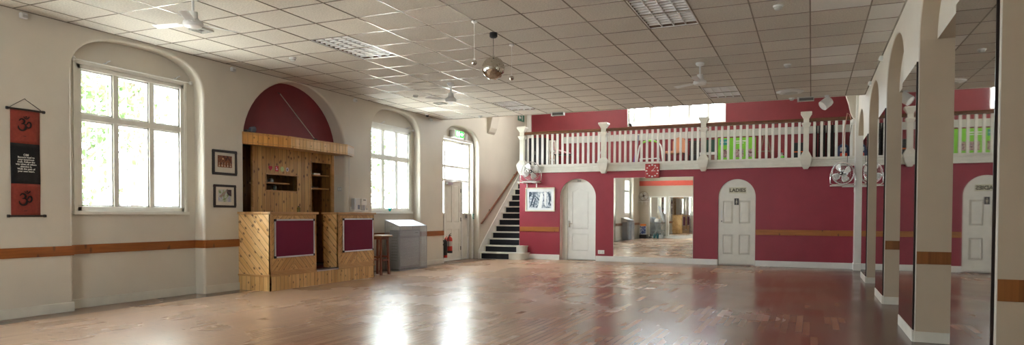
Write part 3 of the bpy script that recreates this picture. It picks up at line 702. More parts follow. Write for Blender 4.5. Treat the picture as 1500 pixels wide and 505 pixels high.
# mirrors on the rear wall, seen only in the back wall mirror
for a,b,z0,lb in ((-7.60,-6.80,.10,'narrow mirror on the rear wall behind the folding trolley'),(-6.62,-4.95,.16,'wide mirror on the rear wall reflecting the pine bar')):
    t=thing('wall_mirror',lb,'mirror',((a+b)/2,YREAR,z0),group='mirrors on the rear wall')
    obj('glass',MB().box(a,b,YREAR+.004,YREAR+.010,z0,2.09),M_mirror,t)
    mb=MB(); f=.05; mb.box(a-f,a,YREAR,YREAR+.02,z0-.05,2.14); mb.box(b,b+f,YREAR,YREAR+.02,z0-.05,2.14); mb.box(a,b,YREAR,YREAR+.02,2.09,2.14); mb.box(a,b,YREAR,YREAR+.02,z0-.05,z0); obj('frame',mb,M_white,t)
mb=MB(); mb.box(-6.75,-4.7,YREAR,YREAR+.12,0,.10); mb.box(XL,-7.65,YREAR,YREAR+.015,0,.12); obj('baseboard_rear',mb,M_white,kind='structure')
#PART2
# ------------------------------------------------------------------ pine bar
XF=-7.52
P_vf=boards('pine boards upright front',Y_,Z_,.088,'#e8c083','#bd8a4c',knots=.9)
P_vs=boards('pine boards upright side',X_,Z_,.088,'#e8c083','#bd8a4c',knots=.9)
P_back=boards('old pine boards upright',Y_,Z_,.095,'#d3a561','#9a6d34',knots=1.3)
P_dl=boards('pine boards slanting up right',(0,S,-S),(0,S,S),.075,'#e0b376','#b37f42',knots=.7)
P_dr=boards('pine boards slanting down right',(0,S,S),(0,S,-S),.075,'#e0b376','#b37f42',knots=.7)
P_sd=boards('pine boards slanting side',(S,0,S),(S,0,-S),.085,'#efc68c','#c99450',knots=1.25)
P_can=boards('varnished pine canopy boards',(0,1,0),Z_,.085,'#f2d09a','#cf9c58',knots=.7)
P_canL=boards('darker varnished canopy boards',(0,1,0),Z_,.085,'#e3a95c','#bd8038',knots=.8)
P_trim=boards('pine trim',(.3,.3,.9),Y_,.6,'#cfa067','#a87840',groove=0,knots=.3,gdepth=0)
P_top=boards('pine worktop',X_,Y_,.16,'#cfa270','#a87a45',groove=.01,knots=.4,gdepth=.1,rough=.3)
bp=thing('bar_platform','low pine boarded platform raising the whole bar above the floor','platform',(-7.84,9.32,0))
mb=MB(); mb.box(XF-.02,XF,7.98,10.66,0,.245); obj('front_boards',mb,P_vf,bp)
for y in (7.98,10.64): obj('end_boards',MB().box(XL,XF,y,y+.02,0,.245),P_vs,bp)
mb=MB(); mb.box(XL,XF,8.0,10.64,.225,.25); obj('deck',mb,plain('maroon bar carpet',(.10,.008,.02,1),.95,var=.2,scale=120),bp)
mb=MB(); mb.box(XF-.0,XF+.014,7.966,9.03,.22,.25); mb.box(XL,XF+.014,7.962,7.98,.22,.25); obj('trim',mb,P_trim,bp,bevel=.003); obj('trim',MB().box(XF,XF+.014,9.60,10.67,.22,.25),P_trim,bp,bevel=.003)
mb=MB(); mb.box(XF-.06,XF+.012,9.035,9.595,.249,.262); mb.box(XF,XF+.012,9.035,9.595,.225,.262); obj('step_edge',mb,M_alu,bp)
def counter(y0,y1,label,ends):
    t=thing('bar_counter',label,'bar counter',((XF-.16),(y0+y1)/2,.25),group='pine bar counters')
    ym=(y0+y1)/2; z0,z1=.30,1.175
    obj('front_boards',MB().box(XF-.02,XF-.004,y0+.02,ym,z0,z1),P_dl,t); obj('front_boards',MB().box(XF-.02,XF-.004,ym,y1-.02,z0,z1),P_dr,t)
    for k,(ya,yb,xb) in enumerate(ends): obj('side_boards',MB().box(xb,XF-.004,ya,yb,.25,z1),P_sd,t)
    mb=MB()
    for y in (y0,y1-.04): mb.box(XF-.03,XF,y,y+.04,.25,z1)
    mb.box(XF-.03,XF,y0,y1,.25,.305); mb.box(XF-.025,XF+.002,y0,y1,z1-.02,z1); mb.box(XF-.006,XF-.001,ym-.012,ym+.012,.3,z1)
    obj('trim',mb,P_trim,t,bevel=.003)
    mb=MB(); mb.box(XF-.34,XF+.03,y0-.03,y1+.03,1.178,1.212)
    for k,(ya,yb,xb) in enumerate(ends):
        if xb<-8: mb.box(XL,XF-.34,ya-.03 if ya<8.5 else ya-.25,yb+.25 if ya<8.5 else yb+.03,1.178,1.212)
    obj('worktop',mb,P_top,t,bevel=.006)
    mb=MB(); mb.box(XF-.32,XF-.30,y0+.02,y1-.02,.25,.9); mb.box(XF-.30,XF-.02,y0+.02,y1-.02,.75,.77); obj('inner_shelf',mb,P_trim,t)
    return t
counter(7.98,9.03,'pine bar counter nearer the framed pictures, with diagonal boarded end',[(7.98,8.0,XL),(9.01,9.03,XF-.32)])
counter(9.60,10.66,'pine bar counter beside the tall stool and caged heater',[(9.6,9.62,XF-.32),(10.64,10.66,XL)])
def board(y0,y1,z0,z1,label):
    t=thing('notice_board',label,'notice board',(XF,(y0+y1)/2,z0),group='maroon notice boards on the bar')
    x=XF+.004; w=.024
    obj('felt',MB().box(x,x+.012,y0+.01,y1-.01,z0+.01,z1-.01),M_felt,t)
    mb=MB(); mb.box(x,x+.02,y0+w,y1-w,z0,z0+w); mb.box(x,x+.02,y0+w,y1-w,z1-w,z1); mb.box(x,x+.02,y0,y0+w,z0+w,z1-w); mb.box(x,x+.02,y1-w,y1,z0+w,z1-w); obj('frame',mb,M_alu,t,bevel=.003)
    for y in (y0,y1-w-.008):
        for z in (z0,z1-w-.008): obj('corner',MB().box(x-.002,x+.024,y-.003,y+w+.011,z-.003,z+w+.011),M_black,t,bevel=.006)
board(8.055,8.965,.50,1.10,'maroon felt notice board in aluminium frame on the bar counter nearer the camera')
board(9.715,10.61,.51,1.105,'maroon felt notice board in aluminium frame on the bar counter beside the stool')

# inside of the bar
mb=MB(); X0=XL-.25; XB=-9.15
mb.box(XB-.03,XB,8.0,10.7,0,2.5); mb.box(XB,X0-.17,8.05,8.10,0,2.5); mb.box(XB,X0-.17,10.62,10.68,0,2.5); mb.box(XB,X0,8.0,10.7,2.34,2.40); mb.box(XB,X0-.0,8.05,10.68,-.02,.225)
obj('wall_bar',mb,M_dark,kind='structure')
obj('wall_bar_arch',MB().box(X0-.02,X0+.004,8.05,10.67,2.33,3.45),plain('dark red arch panel',(.185,.017,.022,1),.6,var=.08,scale=4),kind='structure')
bk=thing('bar_back_panel','knotty pine boarded back panel of the bar with serving hatch and shelves','bar back',(X0,9.35,.25))
mb=MB(); H=(8.83,9.58,1.585,1.85)
for a,b,c,e in ((8.53,8.83,.25,2.34),(9.58,9.95,.25,2.34),(8.83,9.58,.25,1.585),(8.83,9.58,1.85,2.34),(9.95,10.52,2.13,2.34)): mb.box(X0-.022,X0-.0,a,b,c,e)
obj('panel',mb,P_back,bk)
mb=MB(); t_=.022
mb.box(X0-.03,X0+.008,8.83-t_,9.58+t_,1.85,1.85+t_); mb.box(X0-.03,X0+.008,8.83-t_,9.58+t_,1.585-t_,1.585); mb.box(X0-.03,X0+.008,8.83-t_,8.83,1.585,1.85); mb.box(X0-.03,X0+.008,9.58,9.58+t_,1.585,1.85)
mb.box(X0-.35,X0+.004,10.55,10.61,.25,2.34); mb.box(X0-.03,X0+.01,9.93,9.96,.25,2.34); mb.box(X0-.03,X0+.01,8.52,8.545,.25,2.34)
obj('trim',mb,P_trim,bk,bevel=.002)
mb=MB(); mb.box(X0-.45,X0-.43,8.6,10.55,.25,2.33); obj('inner_lining',mb,boards('old pine inner lining',Y_,Z_,.095,'#9a6c36','#6a431b',knots=1.3),bk)
mb=MB(); mb.box(X0-.43,X0-.03,10.53,10.55,.25,2.33); mb.box(X0-.43,X0-.03,9.96,9.98,.25,2.33); obj('alcove_side',mb,boards('old pine side lining',X_,Z_,.09,'#94652f','#6a431b',knots=1.4),bk)
for z,y0,y1 in ((1.90,9.98,10.53),(1.655,9.98,10.53),(1.71,8.85,9.45)): obj('shelf',MB().box(X0-.40,X0-.05,y0,y1,z-.012,z+.012),P_top,bk,bevel=.003)
# stickers
def sticker(y,col,shape,label,z=1.955):
    x=X0+.003; mb=MB()
    if shape=='heart': poly=[(0,-.045),(.042,.0),(.045,.022),(.03,.04),(.012,.038),(0,.022),(-.012,.038),(-.03,.04),(-.045,.022),(-.042,0)]
    elif shape=='square': poly=[(-.035,-.045),(.035,-.045),(.035,.045),(-.035,.045)]
    else: r=.043 if shape=='round' else .035; poly=[(r*math.cos(k*PI/12),r*1.05*math.sin(k*PI/12)) for k in range(24)]
    mb.prism([(y+a,z+b) for a,b in poly],x-.002,x+.001,lambda u,v,t:(t,u,v)); o=obj('sticker',mb,plain('sticker '+shape,col,.5),None,label,'sticker',group='stickers above the hatch')
    if shape=='square':
        k=MB(); k.box(x+.001,x+.0015,y-.022,y+.022,z-.022,z-.014); k.box(x+.001,x+.0015,y-.022,y+.022,z-.006,z+.002); k.box(x+.001,x+.0015,y-.022,y,z+.014,z+.026); obj('print',k,M_white_pl,o)
    if shape=='small round': k=MB(); k.box(x+.001,x+.0015,y-.012,y+.012,z-.02,z+.015); obj('print',k,M_black,o)
sticker(8.93,(.5,.02,.04,1),'heart','red heart shaped sticker above the serving hatch')
sticker(9.08,(.6,.03,.04,1),'square','red square sticker with white print above the hatch')
sticker(9.21,(.50,.60,.22,1),'round','pale green round sticker above the hatch')
sticker(9.335,(.62,.55,.52,1),'small round','small whitish round sticker, rightmost above the hatch')
# canopy
cp=thing('bar_canopy','bowed pine boarded canopy projecting above the bar','canopy',(-8.03,9.4,2.28))
PC=[(-8.157,8.06),(-8.13,8.20),(-7.93,8.90),(-7.88,10.34),(-8.07,10.79),(-8.157,10.80)]
def strip(mb,P,z0,z1,t=.02):
    for (x0,y0),(x1,y1) in zip(P,P[1:]):
        dx,dy=x1-x0,y1-y0; l=math.hypot(dx,dy); nx,ny=-dy/l*t,dx/l*t
        mb.add([(x0,y0,z0),(x1,y1,z0),(x1+nx,y1+ny,z0),(x0+nx,y0+ny,z0),(x0,y0,z1),(x1,y1,z1),(x1+nx,y1+ny,z1),(x0+nx,y0+ny,z1)],[(0,3,2,1),(4,5,6,7),(0,1,5,4),(1,2,6,5),(2,3,7,6),(3,0,4,7)])
mb=MB(); strip(mb,PC[:3],2.28,2.455); obj('side_fascia',mb,P_canL,cp)
mb=MB(); strip(mb,PC[2:4],2.28,2.455); obj('front_fascia',mb,P_can,cp)
mb=MB(); strip(mb,PC[3:],2.28,2.455); obj('end_fascia',mb,plain('whitened end board',(.62,.52,.42,1),.4),cp)
mb=MB(); strip(mb,PC,2.452,2.468,.03); obj('top_edge',mb,P_trim,cp)
mb=MB(); mb.prism(PC+[(X0+.01,10.6),(X0+.01,8.12)],2.43,2.445,lambda u,v,t:(u,v,t)); mb.prism(PC+[(X0+.01,10.6),(X0+.01,8.12)],2.30,2.312,lambda u,v,t:(u,v,t)); obj('lid',mb,P_trim,cp)
# chain
ch=MB(); A=Vector((X0+.01,9.16,3.245)); B=Vector((-7.93,9.50,2.475)); n=46; dr=(B-A).normalized(); s1=dr.cross(Vector((1,0,0))).normalized(); s2=dr.cross(s1).normalized()
for i in range(n):
    c=A.lerp(B,(i+.5)/n); sd=s1 if i%2 else s2; L_=(B-A).length/n*.72
    ch.tube([c+dr*L_*math.cos(a)+sd*.008*math.sin(a) for a in [2*PI*k/10 for k in range(10)]],.0026,5,closed=True)
ct=thing('chain','steel chain slanting from the red arch panel down to the canopy','chain',tuple(A)); obj('links',ch,plain('dull chain steel',(.55,.50,.42,1),.35,.8),ct,smooth=True)
obj('hook',MB().tube([A+Vector((0,-.06,.01)),A+Vector((.015,-.03,.0)),A],.006,6),M_black,ct); obj('staple',MB().box(B.x-.02,B.x+.02,B.y-.03,B.y+.03,2.468,2.49),M_black,ct)
# small spot on the canopy
sp=thing('clip_lamp','small dark clip lamp lying on the near end of the bar canopy','lamp',(-8.12,8.22,2.468))
obj('lamp_head',MB().lathe([(.02,0),(.035,.01),(.045,.06),(.05,.09),(.045,.092)],(-8.12,8.18,2.51),axis=(.1,1,.1),n=14),plain('grey blue enamel',(.10,.11,.15,1),.4),sp,smooth=True)
obj('clip',MB().box(-8.16,-8.10,8.10,8.19,2.468,2.50),M_black,sp,bevel=.005)
cb=thing('cable','thin white cable hanging down the wall from the canopy end','cable',(XL+.01,10.73,1.25))
mb=MB(); mb.tube([(XL+.006,10.74,2.3),(XL+.006,10.735,2.0),(XL+.008,10.75,1.7),(XL+.008,10.70,1.42),(XL+.01,10.72,1.22)],.004,6); obj('lead',mb,M_white_pl,cb)
# things on the bar
def jar(x,y,z,r,h,col,label,name='jar',grp=None):
    t=thing(name,label,name,(x,y,z),group=grp); obj('body',MB().lathe([(r,0),(r,h*.7),(r*.8,h*.78),(r*.45,h*.84),(r*.42,h*.9)],(x,y,z),n=16),plain(name+' glass',col,.15),t,smooth=True)
    obj('lid',MB().lathe([(r*.5,h*.88),(r*.5,h)],(x,y,z),n=14),M_darkB,t)
jar(-7.80,8.93,1.212,.028,.10,(.20,.13,.03,1),'small brown bottle on the end of the nearer bar worktop','bottle')
jar(X0-.15,9.10,1.722,.05,.08,(.25,.25,.24,1),'squat grey jar on the hatch shelf')
jar(X0-.12,9.16,1.585,.03,.10,(.10,.12,.10,1),'dark slim jar under the hatch shelf')
obj('paper_pack',MB().box(X0-.20,X0-.07,10.12,10.30,1.912,1.945),M_white_pl,None,'white paper pack on the upper alcove shelf of the bar','paper',bevel=.003)
obj('dark_tray',MB().box(X0-.22,X0-.07,10.02,10.24,1.667,1.69),M_black,None,'flat dark tray on the lower alcove shelf of the bar','tray',bevel=.003)
sw=thing('light_switch','double light switch on the arch jamb beside the bar','light switch',(-8.28,10.63,1.65))
obj('plate',MB().box(-8.335,-8.235,10.618,10.63,1.62,1.70),M_grey_pl,sw,bevel=.003)
for x in (-8.31,-8.27): obj('rocker',MB().box(x,x+.02,10.614,10.619,1.645,1.675),M_white_pl,sw)
# wall dispensers right of the bar
t=thing('wall_shelf','small cream wall shelf carrying two dispensers beside the bar','shelf',(XL,11.0,1.22))
obj('shelf_board',MB().box(XL,XL+.10,10.76,11.24,1.235,1.255),M_cream,t,bevel=.004); obj('backplate',MB().box(XL,XL+.02,10.76,11.24,1.25,1.33),M_cream,t)
obj('knob',MB().sphere((XL+.09,11.2,1.285),.02,10,8),M_white_pl,t,smooth=True)
t=thing('towel_dispenser','taller grey and white dispenser on the wall shelf by the bar','dispenser',(XL+.05,10.88,1.255))
obj('body',MB().box(XL+.01,XL+.09,10.80,10.99,1.256,1.49),M_white_pl,t,bevel=.008); obj('window_strip',MB().box(XL+.02,XL+.095,10.795,10.83,1.28,1.47),M_alu,t); obj('soap_bag',MB().box(XL+.088,XL+.094,10.90,10.96,1.28,1.36),plain('blue grey soap',(.25,.3,.38,1),.3),t)
t=thing('soap_dispenser','shorter white dispenser with dark slot, right on the wall shelf','dispenser',(XL+.05,11.13,1.33))
obj('body',MB().box(XL+.005,XL+.08,11.05,11.21,1.36,1.49),M_white_pl,t,bevel=.008); obj('slot',MB().box(XL+.078,XL+.083,11.09,11.17,1.45,1.465),M_black,t); obj('spout',MB().box(XL+.03,XL+.07,11.09,11.11,1.256,1.36),M_alu,t); obj('spout',MB().box(XL+.03,XL+.07,11.15,11.17,1.256,1.36),M_alu,t)

# ------------------------------------------------------------------ stool
M_mah=plain('reddish stool timber',(.16,.035,.015,1),.3,var=.2,scale=10)
st=thing('bar_stool','tall reddish wooden stool with pale seat standing beside the bar','stool',(-7.74,11.14,0))
sx,sy=-7.74,11.14
obj('seat',MB().box(sx-.17,sx+.19,sy-.19,sy+.19,.745,.775),plain('pale seat board',(.42,.28,.16,1),.4),st,bevel=.01)
obj('apron',MB().box(sx-.13,sx+.13,sy-.13,sy+.13,.69,.745),M_mah,st,bevel=.004)
for a in (-1,1):
    for b in (-1,1):
        mb=MB(); x0,y0=sx+a*.115,sy+b*.115; x1,y1=sx+a*.135,sy+b*.135; w=.019
        mb.add([(x1-w,y1-w,0),(x1+w,y1-w,0),(x1+w,y1+w,0),(x1-w,y1+w,0),(x0-w,y0-w,.74),(x0+w,y0-w,.74),(x0+w,y0+w,.74),(x0-w,y0+w,.74)],[(0,3,2,1),(4,5,6,7),(0,1,5,4),(1,2,6,5),(2,3,7,6),(3,0,4,7)])
        obj('leg',mb,M_mah,st,bevel=.003)
mb=MB()
for a in (-1,1): mb.box(sx-.125,sx+.125,sy+a*.125-.012,sy+a*.125+.012,.335,.37); mb.box(sx+a*.125-.012,sx+a*.125+.012,sy-.125,sy+.125,.27,.305)
obj('stretcher',mb,M_mah,st)

# ------------------------------------------------------------------ heater in guard
def heater(y0,label,clabel):
    h=thing('gas_heater',label,'heater',(-8.0,y0+.55,0),group='caged heaters along the left wall')
    x0,x1=-8.13,-7.90; a,b=y0+.13,y0+.97
    obj('casing',MB().box(x0,x1,a,b,.03,.85),plain('grey heater enamel',(.30,.31,.32,1),.4,.2),h,bevel=.012)
    obj('plinth',MB().box(x0+.02,x1-.02,a+.02,b-.02,0,.03),M_black,h)
    mb=MB(); 
    for k in range(22): z=.09+k*.027; mb.box(x1,x1+.008,a+.06,b-.06,z,z+.012)
    obj('front_grille',mb,M_alu,h)
    mb=MB(); mb.box(x1,x1+.012,a+.04,b-.04,.72,.82); obj('control_panel',mb,plain('pale heater panel',(.45,.46,.47,1),.35,.2),h,bevel=.003)
    mb=MB()
    for k in range(9): z=.2+k*.06; mb.box(x0+.05,x1-.04,a-.003,a,z,z+.02)
    obj('side_vent',mb,plain('vent shadow grey',(.12,.12,.13,1),.5),h)
    obj('badge',MB().box(x1+.012,x1+.015,b-.22,b-.1,.77,.785),M_black,h)
    g=thing('heater_guard',clabel,'guard',(-7.98,y0+.55,0),group='clear heater guards'); X1=-7.795; XW=XL+.003; c,e=y0,y0+1.08; zf,zb=.93,1.06
    mb=MB(); r=.006; q=[(XW,c),(X1,c),(X1,e),(XW,e)]
    for x,y in q: mb.tube([(x,y,.006),(x,y,zf if x>XW+.1 else zb)],r,6)
    for z in (.008,): mb.tube([(XW,c,z),(X1,c,z),(X1,e,z),(XW,e,z)],r,6)
    mb.tube([(XW,c,zb),(X1,c,zf),(X1,e,zf),(XW,e,zb),(XW,c,zb)],r,6); obj('frame',mb,plain('guard frame grey',(.25,.26,.28,1),.35,.5),g)
    mb=MB(); mb.face([(X1,c,.01),(X1,e,.01),(X1,e,zf),(X1,c,zf)]); mb.face([(XW,c,.01),(X1,c,.01),(X1,c,zf),(XW,c,zb)]); mb.face([(XW,e,.01),(X1,e,.01),(X1,e,zf),(XW,e,zb)]); obj('mesh_panel',mb,M_wire,g)
    mb=MB(); mb.face([(XW,c,zb),(X1,c,zf),(X1,e,zf),(XW,e,zb)]); mb.face([(XW,c,zb+.003),(X1,c,zf+.003),(X1,e,zf+.003),(XW,e,zb+.003)]); obj('lid',mb,plain('bluish white guard lid',(.62,.67,.74,1),.25),g)
    mb=MB(); mb.face([(X1+.004,c,.01),(X1+.004,e,.01),(X1+.004,e,zf),(X1+.004,c,zf)]); mb.face([(XW,c-.004,.01),(X1,c-.004,.01),(X1,c-.004,zf),(XW,c-.004,zb)]); obj('clear_panel',mb,M_clear,g)
heater(11.95,'grey gas heater standing under the window beyond the bar','box shaped mesh guard with whitish lid over the heater beyond the bar')
heater(1.35,'grey gas heater by the left wall, visible only in the back wall mirror','mesh heater guard seen only in the back wall mirror')
# small turquoise thing on the sill
t=thing('ornament','small turquoise ornament on the window sill above the heater','ornament',(XL-.15,12.32,1.24)); obj('body',MB().lathe([(.012,0),(.03,.01),(.02,.025),(.045,.055),(.04,.06)],(XL-.155,12.36,1.243),n=12),plain('turquoise glaze',(.02,.40,.36,1),.2),t,smooth=True)

# ------------------------------------------------------------------ extinguishers and small signs
def ext(x,y,z,r,h,col,label,band=None):
    t=thing('fire_extinguisher',label,'fire extinguisher',(x,y,z),group='fire extinguishers by the exit')
    obj('cylinder',MB().lathe([(r*.9,0),(r,.01),(r,h*.72),(r*.85,h*.80),(r*.4,h*.86),(r*.3,h*.90)],(x,y,z),n=22),col,t,smooth=True)
    obj('foot_ring',MB().lathe([(r*1.03,-.0),(r*1.03,h*.12)],(x,y,z-.003),n=22),M_black if band is None else band,t,smooth=True)
    mb=MB(); mb.box(x-.012,x+.012,y-.02,y+.03,z+h*.88,z+h*.95); mb.tube([(x,y-.02,z+h*.95),(x+.01,y+.06,z+h*1.03)],.008,6); mb.tube([(x,y-.01,z+h*.90),(x+.01,y+.07,z+h*.93)],.007,6); obj('valve_handle',mb,M_darkB if band is None else M_red,t)
    mb=MB(); mb.tube([(x,y-.02,z+h*.91),(x+.01,y-.06,z+h*.90),(x+.02,y-r-.02,z+h*.75),(x+.02,y-r-.015,z+h*.3)],.009,8); obj('hose',mb,M_black,t,smooth=True)
    obj('label_panel',MB().lathe([(r+.001,h*.36),(r+.001,h*.62)],(x,y,z),n=22),plain('instruction label',(.55,.50,.45,1) if band is None else (.02,.02,.02,1),.4),t,smooth=True)
    obj('wall_bracket',MB().box(XL-DEP-.1,x-r+.01,y-.02,y+.02,z+h*.6,z+h*.66),M_black,t)
ext(-8.235,14.865,.225,.072,.47,M_red,'large red fire extinguisher hanging by the exit door')
ext(-8.235,14.66,.12,.045,.50,plain('black extinguisher body',(.03,.02,.02,1),.3),'slim black extinguisher with red base left of the red one',band=M_red)
def sign(y,z,w,h,col,label,x=XL-DEP+.032,name='wall_sign',fig=None):
    t=thing(name,label,'sign',(x,y,z)); obj('plate',MB().box(x,x+.01,y-w/2,y+w/2,z-h/2,z+h/2),col,t,bevel=.002)
    if fig: 
        mb=MB(); mb.box(x+.010,x+.012,y-w*.3,y-w*.05,z-h*.3,z+h*.3); mb.box(x+.010,x+.012,y+w*.05,y+w*.3,z-h*.3,z-h*.05); mb.box(x+.010,x+.012,y+w*.1,y+w*.3,z+h*.1,z+h*.3); obj('symbol',mb,fig,t)
sign(14.79,.905,.13,.14,M_red,'small red fire notice with white symbols above the extinguishers',fig=M_white_pl,x=XL-.30+.012)
sign(16.10,1.13,.10,.13,M_grey_pl,'pale wall switch plate with dark key switch right of exit door',fig=M_black,x=XL-.30+.03)
sign(16.30,1.13,.09,.13,plain('green callpoint',(.02,.22,.16,1),.35),'small green door release point right of the exit door',fig=M_white_pl)

# ------------------------------------------------------------------ banner
bn=thing('wall_banner','red and black fabric banner with OM symbols hanging on the near left wall','banner',(XL,4.85,1.14))
x=XL+.012
M_bred=plain('red banner cloth',(.23,.035,.022,1),.9,var=.1,scale=40,bump=.3,bscale=300); M_bblk=plain('black banner cloth',(.010,.009,.009,1),.9,var=.2,scale=40)
def cloth(z0,z1,mat,nm):
    mb=MB(); K=10
    for i in range(K):
        for j in range(4):
            za,zb=z0+(z1-z0)*i/K,z0+(z1-z0)*(i+1)/K; ya,yb=4.69+.315*j/4,4.69+.315*(j+1)/4
            f=lambda y,z:(x+.003*math.sin(9*z)+.002*math.sin(20*y),y,z)
            mb.face([f(ya,za),f(yb,za),f(yb,zb),f(ya,zb)])
    o=obj(nm,mb,mat,bn,smooth=True); m=o.modifiers.new('t','SOLIDIFY'); m.thickness=.003; m.offset=-1
cloth(1.155,1.512,M_bred,'lower_cloth'); cloth(1.512,1.965,M_bblk,'text_panel'); cloth(1.965,2.34,M_bred,'upper_cloth')
for z in (1.148,2.345):
    obj('rod',MB().tube([(x,4.665,z),(x,5.045,z)],.011,10),M_darkB,bn,smooth=True)
    mb=MB()
    for y in (4.66,5.05): mb.tube([(x,y-.012,z),(x,y+.012,z)],.017,10)
    obj('rod_end',mb,M_black,bn,smooth=True)
obj('cord',MB().tube([(x,4.675,2.35),(x-.006,4.845,2.47),(x,5.035,2.35)],.0035,6),M_darkB,bn)
obj('nail',MB().tube([(XL,4.845,2.468),(XL+.02,4.845,2.47)],.004,6),M_metal,bn)
mb=MB()
for k,ln in enumerate(['OM','Become loyal to','your innermost','truth. Follow the','way when all others','abandon it.','Walk the path of','your own heart.']):
    mb.merge(text_mb(ln,.036 if k==0 else .0275,frameM((x+.009,4.848,1.835-k*.0262),'+X'),ext=.0008,bold=.0004))
obj('lettering',mb,plain('white print',(.75,.72,.66,1),.6),bn)
def om(yc,zc,s):
    mb=MB(); P=lambda pts:[(x+.007,yc+a*s,zc+b*s) for a,b in pts]
    def st(pts,w):
        # smooth a stroke with Catmull-Rom and lay it as a flattened tube
        out=[]; p=[pts[0]]+pts+[pts[-1]]
        for i in range(1,len(p)-2):
            for k in range(5):
                t=k/5; q=[.5*((2*p[i][c])+(-p[i-1][c]+p[i+1][c])*t+(2*p[i-1][c]-5*p[i][c]+4*p[i+1][c]-p[i+2][c])*t*t+(-p[i-1][c]+3*p[i][c]-3*p[i+1][c]+p[i+2][c])*t**3) for c in (0,1)]; out.append(tuple(q))
        out.append(pts[-1]); n=len(out); mb.tube(P(out),[max(.0012,w*s*math.sin(PI*(.12+.76*k/(n-1)))) for k in range(n)],6)
    st([(-.75,.55),(-.45,.85),(-.05,.72),(.0,.40),(-.25,.15),(-.45,.12)],.13)
    st([(-.3,.14),(.12,.05),(.22,-.35),(.0,-.75),(-.45,-.85),(-.8,-.55),(-.85,-.2)],.14)
    st([(.05,.08),(.35,.1),(.55,.42),(.8,.42),(.95,.1),(.8,-.3),(.5,-.38),(.35,-.2)],.12)
    st([(-.1,1.25),(.1,1.0),(.4,.95),(.65,1.15),(.72,1.3)],.10)
    mb.sphere((x+.007,yc+.28*s,zc+1.22*s),.13*s,8,6,sc=(.3,1,1))
    return mb
for zc in (2.175,1.335):
    o1=om(4.835,zc,.075); o1.merge(text_mb('OM',.022,frameM((x+.008,4.835,zc-.13),'+X'),ext=.0006)); obj('om_symbol',o1,plain('black print',(.02,.008,.006,1),.8),bn)

# ------------------------------------------------------------------ pictures
def print_mat(name,cols,scale,seed,dist=1.5):
    m,nt,b=newmat(name); N=nt.nodes; L=nt.links; setc(b,(1,1,1,1),.25)
    g=N.new('ShaderNodeTexCoord'); mp=N.new('ShaderNodeMapping'); mp.inputs['Location'].default_value=(seed,seed*1.7,seed*.3); L.new(g.outputs['Object'],mp.inputs[0])
    n=N.new('ShaderNodeTexNoise'); n.inputs['Scale'].default_value=scale; n.inputs['Detail'].default_value=6; n.inputs['Distortion'].default_value=dist; L.new(mp.outputs[0],n.inputs['Vector'])
    cr=N.new('ShaderNodeValToRGB'); e=cr.color_ramp.elements; e[0].position=.33; e[0].color=cols[0]; e[1].position=.68; e[1].color=cols[-1]
    for k,c in enumerate(cols[1:-1]): q=e.new(.33+.35*(k+1)/(len(cols)-1)); q.color=c
    L.new(n.outputs['Fac'],cr.inputs[0]); L.new(cr.outputs[0],b.inputs['Base Color']); return m
def picture(y0,y1,z0,z1,fw,mw,label,fill):
    t=thing('framed_picture',label,'picture',(XL,(y0+y1)/2,z0),group='framed pictures beside the bar'); x=XL
    mb=MB(); mb.box(x,x+.025,y0,y1,z0,z0+fw); mb.box(x,x+.025,y0,y1,z1-fw,z1); mb.box(x,x+.025,y0,y0+fw,z0+fw,z1-fw); mb.box(x,x+.025,y1-fw,y1,z0+fw,z1-fw); obj('frame',mb,M_darkB,t,bevel=.004)
    obj('mount',MB().box(x,x+.012,y0+fw,y1-fw,z0+fw,z1-fw),plain('ivory mount',(.62,.56,.46,1),.7),t)
    return t,(x+.0125,y0+fw+mw,y1-fw-mw,z0+fw+mw*1.05,z1-fw-mw*.8)
t,(x,a,b,c,e)=picture(7.475,7.935,1.765,2.14,.035,.058,'upper dark framed picture of a warm dim interior','x')
c+=.02
obj('print',MB().box(x,x+.001,a,b,c,e),print_mat('warm interior print',[(.02,.008,.005,1),(.12,.03,.012,1),(.30,.09,.03,1),(.05,.05,.03,1)],16,3.1),t)
mb=MB(); 
for k in range(5): yy=a+.03+k*(b-a-.06)/4; mb.box(x+.001,x+.0015,yy-.012,yy+.012,c+.01,c+.03+.006*(k%2)); mb.box(x+.001,x+.0015,yy-.003,yy+.003,c+.03,c+.075)
obj('print_detail',mb,plain('pale tables print',(.62,.42,.28,1),.3),t)
obj('print_lamp',MB().prism([(a+.10+.014*math.cos(q*PI/6),e-.05+.014*math.sin(q*PI/6)) for q in range(12)],x+.001,x+.0015,lambda u,v,t_:(t_,u,v)),plain('orange lamp print',(.8,.45,.2,1),.3),t)
t,(x,a,b,c,e)=picture(7.492,7.912,1.275,1.62,.032,.052,'lower dark framed pastel landscape picture of a bridge',None)
obj('print',MB().box(x,x+.001,a,b,c,e),print_mat('pastel landscape print',[(.20,.26,.12,1),(.40,.44,.30,1),(.55,.55,.55,1),(.35,.35,.50,1)],9,8.4),t)
mb=MB(); mb.prism([(a+.01,c+.08),(a+.12,c+.15),(b-.08,c+.20),(b-.01,c+.12),(b-.05,c+.13),(b-.10,c+.16),(a+.12,c+.11),(a+.05,c+.06)],x+.001,x+.0016,lambda u,v,q:(q,u,v)); obj('bridge_shape',mb,plain('brown bridge print',(.34,.24,.20,1),.4),t)
mb=MB(); mb.prism([(b-.09,e),(b-.09,e-.05),(b-.05,e-.09),(b,e-.10),(b,e)],x+.001,x+.0016,lambda u,v,q:(q,u,v)); obj('roof_shape',mb,plain('dark roof print',(.06,.03,.04,1),.4),t)

